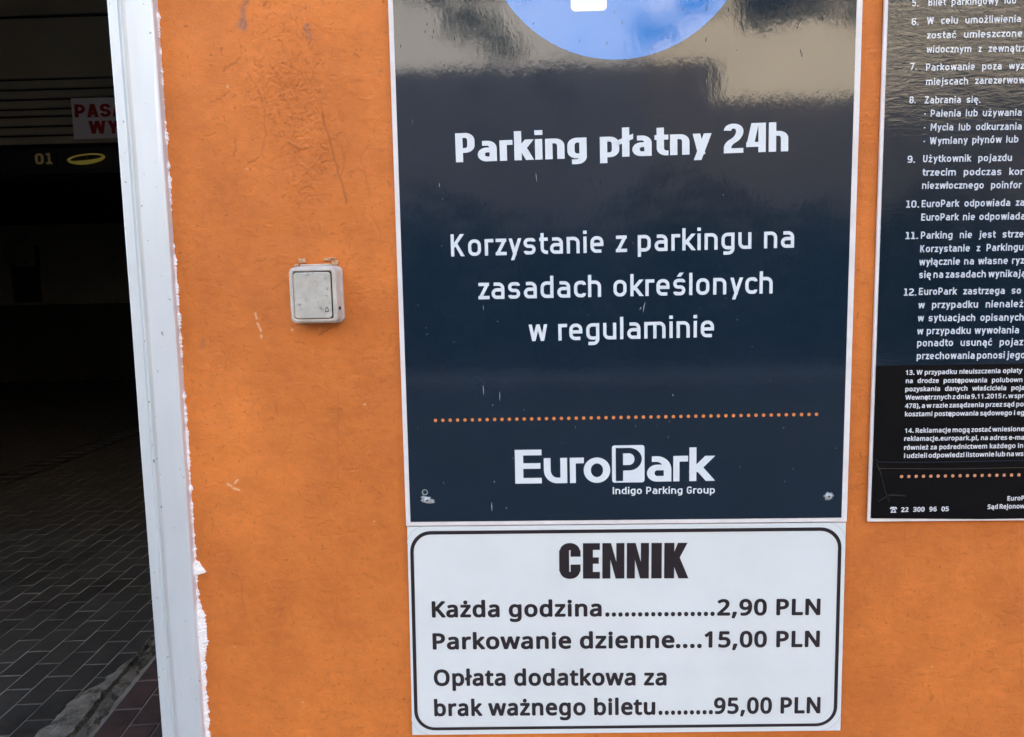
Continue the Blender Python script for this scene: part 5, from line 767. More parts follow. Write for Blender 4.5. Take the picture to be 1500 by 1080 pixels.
# the rough, badly patched area at the upper left
for i in range(900):
    u, v = rs.randn() * 0.5, rs.randn() * 0.6
    x, z = -0.300 + u * 0.058 - (v * 0.012), 1.735 + v * 0.11
    if not (-0.37 < x < -0.235): continue
    L = rs.uniform(0.002, 0.011); a = rs.uniform(0, math.pi); c = rs.randn()
    pts = [(x, z)]
    for s in range(4):
        a2 = a + c * (s - 1.5) / 2
        pts.append((pts[-1][0] + math.cos(a2) * L / 4, pts[-1][1] + math.sin(a2) * L / 4))
    stroke(REL, pts, rs.uniform(0.0006, 0.0011), rs.uniform(0.0003, 0.0007) * rs.choice([-1, 1]))
    if rs.rand() < 0.38: stroke(stain, pts, 0.0006, rs.uniform(0.15, 0.55))
for cx_, cz, rx, rz, n in ((-0.25, 1.34, 0.05, 0.03, 50), (-0.40, 1.10, 0.03, 0.07, 60), (-0.23, 1.16, 0.02, 0.07, 30), (0.62, 1.05, 0.06, 0.08, 60), (0.70, 0.92, 0.05, 0.05, 40), (-0.25, 0.93, 0.06, 0.05, 40), (-0.40, 1.36, 0.03, 0.04, 30)):
    for i in range(n):
        x, z = cx_ + rs.randn() * rx, cz + rs.randn() * rz; L = rs.uniform(0.004, 0.016); a = rs.uniform(0, math.pi)
        pts = [(x, z), (x + math.cos(a) * L / 2, z + math.sin(a) * L / 2), (x + math.cos(a + .5) * L, z + math.sin(a + .5) * L)]
        stroke(REL, pts, 0.0012, rs.uniform(0.00015, 0.0004) * rs.choice([-1, 1]))
        if rs.rand() < 0.3: stroke(stain, pts, 0.0010, rs.uniform(0.1, 0.3))
# individual marks
for pts, w, dep, st_ in (
        (mmp((-269.4, 1726.7), (-256.1, 1665.4), (-242.3, 1611.2)), 0.0012, -0.0007, 0.62),
        (mmp((-292, 1795), (-281.3, 1783), (-272, 1761), (-267.9, 1722.3)), 0.0008, 0.0005, 0.38),
        (mmp((-364.8, 1778.0), (-356, 1764), (-349.0, 1750.5), (-344.6, 1724.4), (-345.5, 1698.3), (-353.2, 1674.0), (-362, 1666), (-373.0, 1661.9)), 0.0009, -0.0006, 0.34),
        (mmp((-345, 1790), (-347, 1765), (-341, 1735)), 0.0008, 0.0005, 0.34),
        (mmp((-397.7, 1781.9), (-385, 1790), (-373.5, 1798)), 0.0011, -0.0004, 0.6),
        (mmp((-414.6, 1743.6), (-400, 1749), (-390.2, 1757.6)), 0.0010, -0.0004, 0.45),
        (mmp((-385.9, 1694.9), (-389.0, 1673.1)), 0.0012, -0.0004, 0.5),
        (mmp((-212, 1682), (-221.8, 1668.5), (-217, 1645), (-213.0, 1615.8)), 0.0011, -0.0004, 0.28),
        (mmp((-287.3, 1435.7), (-272.0, 1444.6)), 0.0013, -0.0006, 0.6),
        (mmp((-265.6, 1361.9), (-266, 1310), (-269.4, 1238.6)), 0.0014, 0.0005, 0.12),
        (mmp((-318, 1690), (-300, 1682), (-285, 1684)), 0.0018, 0.0007, 0.35),
        (mmp((-250, 1640), (-243, 1660), (-246, 1685)), 0.0011, -0.0004, 0.4),
        (mmp((-427, 1103.8), (-414, 1093), (-416, 1073.8), (-412, 1043.7)), 0.0011, -0.0003, 0.3),
        (mmp((-191, 1434), (-193, 1420), (-200, 1411)), 0.0011, -0.0003, 0.35),
        (mmp((-281.0, 1333.9), (-262.2, 1333.6)), 0.0011, -0.0003, 0.3)):
    pts = wob(pts, 6, 0.0008)
    stroke(REL, pts, w, dep); stroke(stain, pts, w, st_)
D += REL
for i in range(420):   # dark specks and dabs
    x, z = rs.uniform(-0.47, 0.74), rs.uniform(0.82, 1.94)
    a = rs.uniform(0, math.pi); L = rs.choice([0.0, 0.003, 0.007], p=[0.55, 0.3, 0.15])
    stroke(stain, [(x, z), (x + L * math.cos(a), z + L * math.sin(a))], rs.uniform(0.0006, 0.0014), rs.uniform(0.25, 0.75))
for pts, w, a in ((mmp((-362, 1872), (-367, 1850), (-374, 1836)), 0.0045, 0.75), (mmp((-356, 1875), (-363, 1858), (-366, 1834)), 0.003, 0.7),
                  (mmp((-283.8, 1834.1), (-287, 1820), (-289, 1806)), 0.003, 0.75), (mmp((-283, 1830), (-278, 1820), (-279, 1816)), 0.002, 0.65),
                  (mmp((-446, 1431), (-449, 1420)), 0.003, 0.35), (mmp((-252, 1885), (-249, 1870)), 0.002, 0.4)):
    stroke(smudge, wob(pts, 4, 0.001), w, a)
smudge *= np.clip(0.65 + 0.5 * smooth_noise(sh, (3, 6), 9), 0, 1.2)
for p in ((-373, 1467, -371.5, 1460), (-371, 1453, -369, 1449), (-368, 1447, -366.5, 1443), (-366.6, 1437, -366.3, 1434), (-324, 1444, -324, 1443), (-422.9, 1231.1, -420, 1229), (-425, 1233, -425, 1231), (-391.8, 1763, -391, 1762.5), (-418, 1226, -410, 1223), (-415, 1233, -411, 1238), (-230, 1340, -229.5, 1340)):
    stroke(pale, mmp(p[:2], p[2:]), 0.0012, 0.9); stroke(D, mmp(p[:2], p[2:]), 0.0012, -0.0004)
for i in range(70):
    x, z = rs.uniform(-0.47, 0.74), rs.uniform(0.82, 1.94)
    stroke(pale, [(x, z), (x + rs.randn() * .001, z)], rs.uniform(0.0006, 0.001), rs.uniform(0.2, 0.6))
base = np.array([0.620, 0.180, 0.033]); dark = np.array([0.19, 0.06, 0.018]); grey = np.array([0.14, 0.115, 0.125]); whit = np.array([0.80, 0.52, 0.30])
Cc = base[None, None, :] * (1 + tone[..., None] * np.array([1.0, 1.15, 1.35]))
ml = lambda a, b, f: a * (1 - f[..., None]) + b * f[..., None]
Cc = ml(Cc, dark, np.clip(stain, 0, 1) * 0.8); Cc = ml(Cc, grey, np.clip(smudge, 0, 1) * 0.8); Cc = ml(Cc, whit, np.clip(pale, 0, 1))
# assemble the wall sheet
GY = np.zeros((nz, nx)); GC = np.ones((nz, nx, 4)); GC[..., :3] = base
i0 = np.searchsorted(gx, fx[0]); j0 = np.searchsorted(gz, fz[0])
win = np.minimum(1, (fx[-1] - X) / 0.02) * np.minimum(1, np.minimum(fz[-1] - Z, Z - fz[0]) / 0.02)
GY[j0:j0 + sh[0], i0:i0 + sh[1]] = -D * win
GC[j0:j0 + sh[0], i0:i0 + sh[1], :3] = Cc
GX, GZ = np.meshgrid(gx, gz)
V = np.stack([GX, GY, GZ], -1).reshape(-1, 3).astype(np.float32)
idx = np.arange(nx * nz).reshape(nz, nx)
Fq = np.stack([idx[:-1, :-1], idx[:-1, 1:], idx[1:, 1:], idx[1:, :-1]], -1).reshape(-1, 4).astype(np.int32)
me = bpy.data.meshes.new('front_wall')
me.vertices.add(len(V)); me.vertices.foreach_set('co', V.ravel())
me.loops.add(Fq.size); me.loops.foreach_set('vertex_index', Fq.ravel())
me.polygons.add(len(Fq)); me.polygons.foreach_set('loop_start', np.arange(0, Fq.size, 4, dtype=np.int32))
me.polygons.foreach_set('use_smooth', np.ones(len(Fq), dtype=bool))
me.update(calc_edges=True)
at = me.attributes.new('paint', 'FLOAT_COLOR', 'POINT')
at.data.foreach_set('color', GC.reshape(-1).astype(np.float32))
link('front_wall', me, M['wall'], bld)
# masonry behind and around the fine sheet (butted, 6 mm back where the sheet covers it)
box('wall', -0.478, 3.0, 0.006, 0.36, 0.0, 3.4, M['wall_plain'], bld)
box('wall', 3.0, 20, 0.0, 0.36, 0.0, 3.4, M['wall_plain'], bld)
box('lintel_wall', WX0, 20, 0.0, 0.36, 3.4, 13.9, M['wall_plain'], bld)
box('wall', WX0, OPX, 0.0, 0.36, -0.01, 3.4, M['wall_plain'], bld)
box('parapet', WX0, 3.35, 0.0, 0.5, 13.9, 14.58, M['wall_plain'], bld)
box('side_wall', 19.64, 20, 0.36, 13.4, 0, 13.9, M['wall_plain'], bld)
box('side_wall', WX0, WX0 + 0.36, 0.36, 13.4, 0, 13.9, M['wall_plain'], bld)
box('roof', WX0 + 0.36, 19.64, 0.36, 13.4, 13.6, 13.88, M['roof'], bld)
# garage interior
box('garage_ceiling', -12.6, -0.2, 0.36, 13.2, 4.45, 4.6, M['interior'], bld)
box('garage_wall', -0.2, -0.02, 0.36, 13.2, -0.01, 4.6, M['interior'], bld)
box('garage_wall', -12.8, -12.6, 0.36, 13.2, -0.01, 4.6, M['interior'], bld)
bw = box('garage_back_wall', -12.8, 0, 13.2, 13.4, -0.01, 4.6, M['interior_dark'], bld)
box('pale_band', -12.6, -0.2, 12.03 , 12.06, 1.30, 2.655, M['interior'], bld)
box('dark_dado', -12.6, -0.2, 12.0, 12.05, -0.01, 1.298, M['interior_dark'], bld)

# ---- white steel door frame standing in the opening's right side
FRX0, FRX1 = -0.536, -0.477
prof = [(-0.536, 0.10), (-0.536, -0.0135), (-0.5352, -0.0148), (-0.534, -0.0152), (-0.5225, -0.0152), (-0.5216, -0.0112), (-0.5200, -0.0096), (-0.5145, -0.0096),
        (-0.5132, -0.0112), (-0.5120, -0.0148), (-0.5000, -0.0150), (-0.4800, -0.0152), (-0.4780, -0.0146), (-0.4772, -0.013), (-0.4772, 0.004), (-0.4772, 0.10)]
zs = np.linspace(0.0, 3.4, 240)
vs = []; fs = []
for j, z in enumerate(zs):
    for i, (x, y) in enumerate(prof):
        dent = 0.0011 * math.exp(-((x + 0.4995) / 0.0035) ** 2) * (1 / (1 + math.exp(-(z - 1.70) / 0.03)))
        dy = 0.0003 * math.sin(z * 9.0 + x * 60) + 0.00025 * math.sin(z * 23)
        vs.append((x + 0.0004 * math.sin(z * 5), y + (dy + dent if 1 <= i <= 13 else 0), z))
npf = len(prof)
# one extra column of vertices so that the dent has something to bend
for j in range(len(zs) - 1):
    for i in range(npf - 1):
        a = j * npf + i
        fs.append((a, a + 1, a + npf + 1, a + npf))
dfm = mesh_obj('door_frame', vs, fs, M['frame'], bld)
CAULK = [(1873.6, -478.5), (1842.4, -480.8), (1810.8, -481.7), (1794.6, -482.0), (1779.1, -481.8), (1762.6, -480.7), (1747.1, -481.4), (1730.6, -481.6), (1714.9, -481.9), (1675.3, -481.0), (1622.1, -479.8), (1577.3, -478.4), (1536.6, -478.4), (1477.3, -479.8), (1431.0, -478.8), (1389.1, -478.9), (1384.3, -476.9), (1337.2, -476.8), (1299.2, -475.6), (1260.8, -476.3), (1241.6, -476.2), (1193.0, -477.5), (1144.0, -478.9), (1124.2, -478.8), (1121.2, -473.2), (1114.2, -468.8), (1106.2, -462.6), (1102.4, -473.5), (1096.4, -478.7), (1084.5, -479.0), (1064.5, -476.5), (1044.3, -471.5), (1024.2, -469.4), (1003.9, -469.3), (983.6, -471.6), (963.2, -473.4), (942.7, -475.2), (922.2, -475.6), (891.1, -475.6), (861.0, -475.6)]
cz_ = np.array([c[0] for c in CAULK])[::-1] / 1000; cx2 = np.array([c[1] for c in CAULK])[::-1] / 1000
zz = np.arange(0.0, 3.4, 0.0013)
edge = np.interp(zz, cz_, cx2)
edge = np.maximum(edge + 0.0015, -0.4758)
rj = np.random.RandomState(5)
j1 = rj.randn(len(zz)); j2 = np.convolve(rj.randn(len(zz)), np.ones(7) / 7 * 2, 'same'); j3 = np.convolve(rj.randn(len(zz)), np.ones(31) / 31 * 4, 'same')
edge = np.maximum(edge + j1 * 0.0006 + j2 * 0.0011 + j3 * 0.0009 - 0.0008, -0.4772)
vs = []; fs = []; NC = 7
for j, z in enumerate(zz):
    for i in range(NC):
        t = i / (NC - 1)
        x = -0.4785 + (edge[j] + 0.4785) * t
        y = -0.0060 * (1 - t) ** 1.5 - 0.0020 + rj.randn() * 0.00035 if i < NC - 1 else 0.0012
        vs.append((x, y, z))
for j in range(len(zz) - 1):
    for i in range(NC - 1):
        a = j * NC + i
        fs.append((a, a + 1, a + NC + 1, a + NC))
mesh_obj('filler_bead', vs, fs, M['caulk'], dfm)

# ---- garage floor: pavers laid square to the kerb strip (turned 4 degrees)
PA = math.radians(3.9)
org = Vector((-1.817, 1.494))           # a joint corner between courses
ux, uy = Vector((math.cos(PA - math.radians(6.5)), math.sin(PA - math.radians(6.5)))), Vector((-math.sin(PA), math.cos(PA)))
ux = Vector((math.cos(math.radians(-2.6)), math.sin(math.radians(-2.6))))
def kerb_x(y):     # left edge of the kerb strip at depth y
    return -1.663 - (y - 1.404) * 0.105
def paver_mesh(name, mat, sx=0.0945, sy=0.1950, seed=0):
    r_ = random.Random(seed)
    bm = bmesh.new()
    box_bm(bm, -sx / 2, sx / 2, -sy / 2, sy / 2, -0.05, 0.0)
    es = [e for e in bm.edges if all(v.co.z > -0.01 for v in e.verts)]
    bmesh.ops.bevel(bm, geom=es, offset=0.0022, segments=1, affect='EDGES')
    for v in bm.verts: v.co += Vector((r_.uniform(-1, 1), r_.uniform(-1, 1), 0)) * 0.001
    me = bpy.data.meshes.new(name); bm.to_mesh(me); bm.free(); me.materials.append(mat)
    return me
PM = [paver_mesh('paver', M['paver'], seed=i) for i in range(4)]
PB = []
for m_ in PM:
    b_ = m_.copy(); b_.materials[0] = M['paver_brown_dim']; PB.append(b_)
PR = [paver_mesh('paver', M['paver_red'], seed=i) for i in range(3)]
cand = []
for i in range(-110, 24):
    for j in range(-14, 62):
        p = org + ux * ((i + 0.5) * 0.1005) + uy * ((j + 0.5 + (0.5 if i % 2 else 0)) * 0.2015)
        if p.y < 0.11 or p.y > 11.9 or p.x < -12.4: continue
        kx = kerb_x(p.y)
        if p.x > kx + 0.088: continue
        d_ = p.y + 1.03
        vis = -0.775 * d_ < p.x < -0.515 * d_ and p.y > 1.25
        cand.append((0 if vis else 1, d_, p, False))
RA = math.radians(2.0)
for i in range(0, 15):
    for j in range(-1, 60):
        p = Vector((-1.47 + 0.1005 * i, 0.25 + 0.2015 * (j + (0.5 if i % 2 else 0))))
        p.x -= (p.y - 1.4) * 0.10
        if p.x > -0.26 or p.y < 0.11 or p.y > 11.9 or p.x < kerb_x(p.y) + 0.040: continue
        d_ = p.y + 1.03
        vis = -0.775 * d_ < p.x < -0.515 * d_ and p.y > 1.25
        cand.append((0 if vis else 1, d_, p, True))
cand.sort(key=lambda c: (c[0], c[1]))
rp = random.Random(11)
rest = ([], []); restr = ([], []); restb = ([], [])
yawm = math.radians(3.9 - 0.6)
for n_, (v_, d_, p, red) in enumerate(cand):
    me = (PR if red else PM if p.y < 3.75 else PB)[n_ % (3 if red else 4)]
    z = rp.uniform(-0.0008, 0.0012) + (0.0012 if red else 0)
    mw = Matrix.Translation((p.x, p.y, z)) @ Matrix.Rotation((math.radians(5.7) if red else yawm) + rp.gauss(0, 0.004), 4, 'Z') @ Matrix.Rotation(rp.gauss(0, 0.003), 4, 'X') @ Matrix.Rotation(rp.gauss(0, 0.005), 4, 'Y')
    if n_ < 299:
        o = bpy.data.objects.new('paver', me); COL.objects.link(o); o.parent = gf; o.matrix_local = mw
    else:
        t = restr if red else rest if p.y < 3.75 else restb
        n0 = len(t[0])
        t[0].extend([mw @ v.co for v in me.vertices]); t[1].extend([tuple(n0 + q for q in pl_.vertices) for pl_ in me.polygons])
tag(mesh_obj('paver_field', rest[0], rest[1], M['paver'], gf), kind='stuff')
tag(mesh_obj('dimmed_brown_paver_field', restb[0], restb[1], M['paver_brown_dim'], gf), kind='stuff')
tag(mesh_obj('red_paver_field', restr[0], restr[1], M['paver_red'], gf), kind='stuff')
# kerb strip with mortar haunching between the two kinds of paver
ky = np.arange(0.12, 11.9, 0.03)
rk = np.random.RandomState(8)
vs = []; fs = []
offs = [(-1.0, 0.000), (-0.92, 0.012), (-0.5, 0.024), (-0.12, 0.026), (-0.06, 0.010), (0.0, 0.005), (0.06, 0.014), (0.28, 0.013), (0.42, 0.007), (0.60, -0.004)]
wv = np.convolve(rk.randn(len(ky)), np.ones(5) / 5, 'same')
for j, y in enumerate(ky):
    cxk = -1.575 - (y - 1.404) * 0.105
    wl = float(np.interp(y, [1.4, 1.6, 1.75, 1.95, 2.3, 3.2], [0.145, 0.115, 0.060, 0.028, 0.016, 0.014]))
    for i, (ox, oz) in enumerate(offs):
        s_ = wl if ox < -0.2 else 0.075
        jx = wv[j] * (0.018 if i < 2 else 0.006) + rk.randn() * 0.003
        vs.append((cxk + ox * s_ + jx, y, oz + (rk.randn() * 0.0022 if i else 0)))
no = len(offs)
for j in range(len(ky) - 1):
    for i in range(no - 1):
        a = j * no + i
        fs.append((a, a + 1, a + no + 1, a + no))
kb = mesh_obj('kerb', vs, fs, M['mortar'], None)
tag(kb, kind='structure')
# drainage channel further in
dr = empty('drain_channel', (-4.35, 6.0, 0), label='narrow slotted drainage channel running into the dark garage floor', cat='drain')
box('channel_rim', -4.44, -4.41, 4.2, 9.5, 0.004, 0.010, M['paver_brown_dim'], dr)
box('channel_rim', -4.19, -4.16, 4.2, 9.5, 0.004, 0.010, M['paver_brown_dim'], dr)
box('channel_bed', -4.40, -4.20, 4.2, 9.5, 0.0035, 0.006, M['black_metal'], dr)
gme = None
for i in range(34):
    y = 4.3 + i * 0.152
    if gme is None:
        g = box('grate_bar', -0.098, 0.098, -0.035, 0.035, 0.0, 0.006, M['paver'], dr); gme = g.data
    else:
        g = bpy.data.objects.new('grate_bar', gme); COL.objects.link(g); g.parent = dr; g.matrix_parent_inverse = Matrix.Translation(-dr.location)
    g.location = (-4.30, y, 0.0045)

# ---- slatted panelling over the inner beam
sp = empty('slatted_panelling', (-6.4, 5.97, 2.82), label='row of drab horizontal slats under the garage ceiling behind the red lettered plate', cat='panelling')
edges_z = [2.822, 2.905, 2.985, 3.072, 3.135, 3.220, 3.305, 3.392]
gapz = 0.020
for a, b in zip(edges_z[:-1], edges_z[1:]):
    box('slat', -12.55, -0.22, 5.955 + rnd.uniform(-0.004, 0.004), 5.99, a + gapz / 2, b - gapz / 2, M['slat'], sp, bev=0.006, seg=1)
box('board', -12.55, -0.22, 5.95, 5.99, 3.402, 3.53, M['slat'], sp)
box('board', -12.55, -0.22, 5.965, 5.99, 3.532, 3.915, M['slat'], sp)
box('board', -12.55, -0.22, 5.955, 5.99, 3.945, 4.44, M['slat'], sp)
box('backing', -12.55, -0.22, 5.992, 6.02, 2.822, 4.445, M['black_metal'], sp)
bm_ = empty('ceiling_beam', (-6.4, 6.0, 2.58), label='black steel beam crossing the garage below the slats, carrying the amber digits', cat='beam')
box('web', -12.59, -0.21, 5.97, 6.2, 2.585, 2.80, M['black_metal'], bm_, bev=0.006, seg=1)
box('flange', -12.59, -0.21, 5.945, 6.225, 2.565, 2.583, M['black_metal'], bm_)
dg = empty('digit_display', (-4.37, 5.965, 2.65), label='dim amber digits 01 on the dark beam inside the garage', cat='display')
box('housing', -4.49, -4.255, 5.950, 5.969, 2.635, 2.765, M['black_metal'], dg)
for ch, xa, xb in (('0', -4.445, -4.365), ('1', -4.345, -4.288)):
    lettering('digit', dfont(.20, .62), ch, 98, (xa * 1000, 2650), (xb * 1000, 2650), 5.947, M['digit'], dg)
# yellow ring lamp
bm = bmesh.new()
segs, rr = 40, 10
vv = []
for i in range(segs):
    a = 2 * math.pi * i / segs
    cx_, cz = 0.160 * math.cos(a), 0.034 * math.sin(a) + 0.012 * math.cos(a)
    rad = 0.007 + 0.013 * (0.5 - 0.5 * math.sin(a))
    row = []
    for j in range(rr):
        b = 2 * math.pi * j / rr
        row.append(bm.verts.new((-3.968 + cx_ + math.cos(a) * rad * math.cos(b), 5.93 + rad * math.sin(b), 2.690 + cz + math.sin(a) * rad * math.cos(b))))
    vv.append(row)
for i in range(segs):
    for j in range(rr):
        bm.faces.new((vv[i][j], vv[(i + 1) % segs][j], vv[(i + 1) % segs][(j + 1) % rr], vv[i][(j + 1) % rr]))
rl = empty('ring_lamp', (-3.968, 5.965, 2.66), label='yellow oval ring lamp on the dark beam right of the amber digits', cat='lamp')
bm_obj('lamp_tube', bm, M['ring'], rl, smooth=True)
box('bracket', -3.985, -3.951, 5.935, 5.969, 2.700, 2.745, M['black_metal'], rl)
# hanging plate with red lettering
pl = empty('exit_plate', (-3.67, 5.87, 2.85), label='white plate with red capitals starting PAS and WY, hung before the slats', cat='sign')
box('plate', -4.027, -3.20, 5.868, 5.874, 2.848, 3.197, M['plate_white'], pl)
f_ = dfont(.25, .72, r=.28, sb=.05, wv=.21)
lettering('lettering', f_, 'PASA', 112, (-4001, 3033), (-3560, 3031), 5.866, M['red_print'], pl)
lettering('lettering', f_, 'WY', 112, (-3887, 2889), (-3612, 2886), 5.866, M['red_print'], pl)
for z_ in (2.89, 3.13): box('bracket', -3.40, -3.36, 5.8745, 5.951, z_, z_ + 0.03, M['black_metal'], pl)
# fuse box and conduit on the far band; a small lamp
fb = empty('fuse_box', (-8.6, 12.0, 1.3), label='dark fuse box with a conduit on the pale band deep in the garage', cat='fuse box')
box('cabinet', -8.82, -8.40, 11.90, 12.029, 1.34, 1.95, M['black_metal'], fb, bev=0.01)
box('conduit', -8.43, -8.38, 11.97, 12.029, 1.952, 2.30, M['black_metal'], fb)
sl = empty('indicator_lamp', (-3.476, 5.9, 2.47), label='tiny white indicator light near the door frame, under the beam', cat='lamp')
bm = bmesh.new(); bmesh.ops.create_icosphere(bm, subdivisions=2, radius=0.010, matrix=Matrix.Translation((-3.21, 5.96, 2.553)))
bm_obj('lamp_bulb', bm, M['spot'], sl, smooth=True)
box('lamp_base', -3.222, -3.198, 5.955, 5.975, 2.558, 2.5645, M['black_metal'], sl)

# ---- buildings across the street (seen only mirrored in the signs)
def facade(nm, x0, x1, H, mat, label, y=-13.2, winrows=((6.7, 1.6), (9.7, 1.6)), step=2.9, off=1.0):
    b = empty(nm, ((x0 + x1) / 2, y - 3, 0), label=label, cat='building')
    box('wall', x0, x1, y - 6, y, 0.9, H, mat, b)
    box('plinth', x0, x1, y - 6, y + 0.05, -0.01, 0.9, M['plinth'], b)
    box('cornice', x0, x1, y, y + 0.25, H - 0.5, H - 0.2, mat, b)
    box('roof', x0, x1, y - 6, y + 0.15, H, H + 0.12, M['roof'], b)
    for z, h in winrows:
        x = x0 + off
        while x + 1.1 < x1 - 0.4:
            wf = box('window', x, x + 1.1, y, y + 0.05, z, z + h, M['window_frame'], b)
            for a_ in (0.06, 0.58): box('pane', x + a_, x + a_ + 0.46, y + 0.05, y + 0.056, z + 0.07, z + h - 0.07, M['glass'], wf)
            box('sill', x - 0.08, x + 1.18, y, y + 0.14, z - 0.07, z - 0.002, M['plinth'], wf)
            x += step
    return b
facade('building', -22, 2.1, 12.5, M['facade_grey'], 'pale grey three storey building across the street, left of the tan one', off=0.7)
facade('building', 2.104, 24, 12.0, M['facade_tan'], 'tan three storey building across the street, right of the pale one', off=1.0)

# two street trees; twigs of their crowns hang into the mirrored view
def taper(bm, a, b, ra, rb, n=8):
    a, b = Vector(a), Vector(b); d = (b - a).normalized(); u = d.orthogonal().normalized(); w = d.cross(u)
    r0 = [bm.verts.new(a + (u * math.cos(t) + w * math.sin(t)) * ra) for t in [2 * math.pi * i / n for i in range(n)]]
    r1 = [bm.verts.new(b + (u * math.cos(t) + w * math.sin(t)) * rb) for t in [2 * math.pi * i / n for i in range(n)]]
    for i in range(n): bm.faces.new((r0[i], r0[(i + 1) % n], r1[(i + 1) % n], r1[i]))
rl_ = random.Random(4)
for tx, tlab, clumps in ((-6.0, 'broad street tree left of the garage entrance across the road', [(-0.80, 4.95, .48), (-0.35, 4.62, .36), (-1.3, 5.6, .6), (-2.6, 6.2, .9), (-4.5, 6.6, 1.2), (-6.3, 7.0, 1.5), (-8.3, 6.3, 1.2), (-0.2, 5.6, .5)]),
                         (8.6, 'broad street tree right of the signs across the road', [(1.66, 4.74, .36), (2.25, 5.05, .34), (3.1, 5.05, .50), (3.7, 5.15, .5), (4.3, 5.0, .42), (4.3, 5.7, .7), (2.9, 5.8, .6), (5.8, 6.3, 1.0), (7.2, 6.9, 1.2), (8.8, 7.2, 1.5), (10.8, 6.4, 1.2), (5.3, 5.25, .35), (6.0, 4.9, .3)])):
    tr = empty('street_tree', (tx, -9.5, 0), label=tlab, cat='tree')
    bm = bmesh.new(); taper(bm, (tx, -9.5, -0.12), (tx, -9.5, 3.2), .19, .15); taper(bm, (tx, -9.5, 3.2), (tx + .1, -9.5, 7.2), .15, .05)
    bm_obj('trunk', bm, M['bark'], tr, smooth=True)
    for c in clumps:
        mid = ((tx * .45 + c[0] * .55), -9.5, max(6.4, c[1] + .5))
        bm = bmesh.new(); taper(bm, (tx, -9.5, 4.4), mid, .08, .04, 6); taper(bm, mid, (c[0], -9.5, c[1]), .04, .008, 6); bm_obj('limb', bm, M['bark'], tr, smooth=True)
    lv = []; lf = []
    for cx_, cz, R_ in clumps:
        for i in range(min(2600, int((300 if R_ < .5 else 620) * (R_ / .6) ** 2))):
            d = Vector((rl_.gauss(0, 1), rl_.gauss(0, 1), rl_.gauss(0, 1))).normalized() * R_ * rl_.random() ** 0.5
            p = Vector((cx_, -9.5, cz)) + Vector((d.x, d.y, d.z * 0.75))
            a = Vector((rl_.gauss(0, 1), rl_.gauss(0, 1), rl_.gauss(0, 1))).normalized() * 0.055; b = a.orthogonal().normalized() * 0.03
            n0 = len(lv); lv += [p - a, p + b, p + a, p - b]; lf.append((n0, n0 + 1, n0 + 2, n0 + 3))
    tag(mesh_obj('crown', lv, lf, M['leaf'], tr), kind='stuff')

# shrubs added along the opposite pavement to darken the lower reflections in the signs
rl2 = random.Random(12)
for i, (sx_, sh_, sr_, lab) in enumerate(((-7.4, 2.1, .95, 'added low rounded shrub across the road, leftmost of the row'), (-5.6, 2.7, 1.0, 'added tall rounded shrub across the road, second from the left of the row'),
        (-3.7, 2.2, 1.1, 'added wide shrub across the road, third from the left of the row'), (-1.7, 3.0, 1.15, 'added tall wide shrub across the road, fourth from the left of the row'),
        (0.4, 2.5, 1.2, 'added bushy shrub across the road in the middle of the row'), (2.6, 3.2, 1.2, 'tallest added shrub across the road, right of the middle of the row'),
        (4.8, 2.6, 1.2, 'added broad shrub across the road, fourth from the right of the row'), (7.0, 3.0, 1.2, 'added tall shrub across the road, third from the right of the row'),
        (9.2, 2.4, 1.2, 'added low broad shrub across the road, second from the right of the row'), (11.4, 2.8, 1.2, 'added tall shrub across the road, rightmost of the row'))):
    r_ = empty('shrub', (sx_, -12.2, 0), label=lab, cat='shrub', group='shrubs added along the opposite pavement to darken the sign reflections')
    bm = bmesh.new(); taper(bm, (sx_, -12.2, -0.01), (sx_ + .05, -12.2, sh_ * .7), .05, .02, 6); bm_obj('stem', bm, M['bark'], r_, smooth=True)
    lv = []; lf = []
    for n_ in range(2600):
        d = Vector((rl2.gauss(0, 1), rl2.gauss(0, 1), rl2.gauss(0, 1))).normalized() * rl2.random() ** 0.75
        k_ = 1 + 0.16 * math.sin(d.x * 5 + i) * math.cos(d.z * 6 + i * 2)
        p = Vector((sx_ + d.x * sr_ * 1.35 * k_, -12.2 + d.y * .8, sh_ * .54 + d.z * sh_ * .54 * k_))
        a = Vector((rl2.gauss(0, 1), rl2.gauss(0, 1), rl2.gauss(0, 1))).normalized() * 0.075; b = a.orthogonal().normalized() * 0.045
        n0 = len(lv); lv += [p - a, p + b, p + a, p - b]; lf.append((n0, n0 + 1, n0 + 2, n0 + 3))
    tag(mesh_obj('crown', lv, lf, M['hedge'], r_), kind='stuff')

# ================================================================== SIGNS
YF = -0.0060        # front face of the boards
# ---- navy information sign
s1 = empty('information_sign', (0.12, 0, 1.17), label='large navy sign reading Parking płatny 24h in the middle of the orange wall', cat='sign')
bx0, bx1, bz0, bz1 = -0.1785, 0.4212, 1.1702, 2.10
cn = ((bx0 + bx1) / 2, bz0)
panel_pts = tilt([(bx0, bz1), (bx0, bz0), (bx1, bz0), (bx1, bz1)], cn, -0.15)
poly('panel', panel_pts, YF + 0.0004, M['board_edge'], s1, th=0.0034)
fp = tilt([(bx0 + .0063, bz1 - .006), (bx0 + .0063, bz0 + .0055), (bx1 - .0075, bz0 + .0055), (bx1 - .0075, bz1 - .006)], cn, -0.15)
poly('print_film', fp, YF, M['navy'], s1, th=0.0003)
YP = YF - 0.00025
DC = (0.1160, 1.9520); DR = 0.1715
poly('blue_disc', disc_pts(DC[0], DC[1], DC[1] - 1.7808, 96), YP, M['blue'], s1)
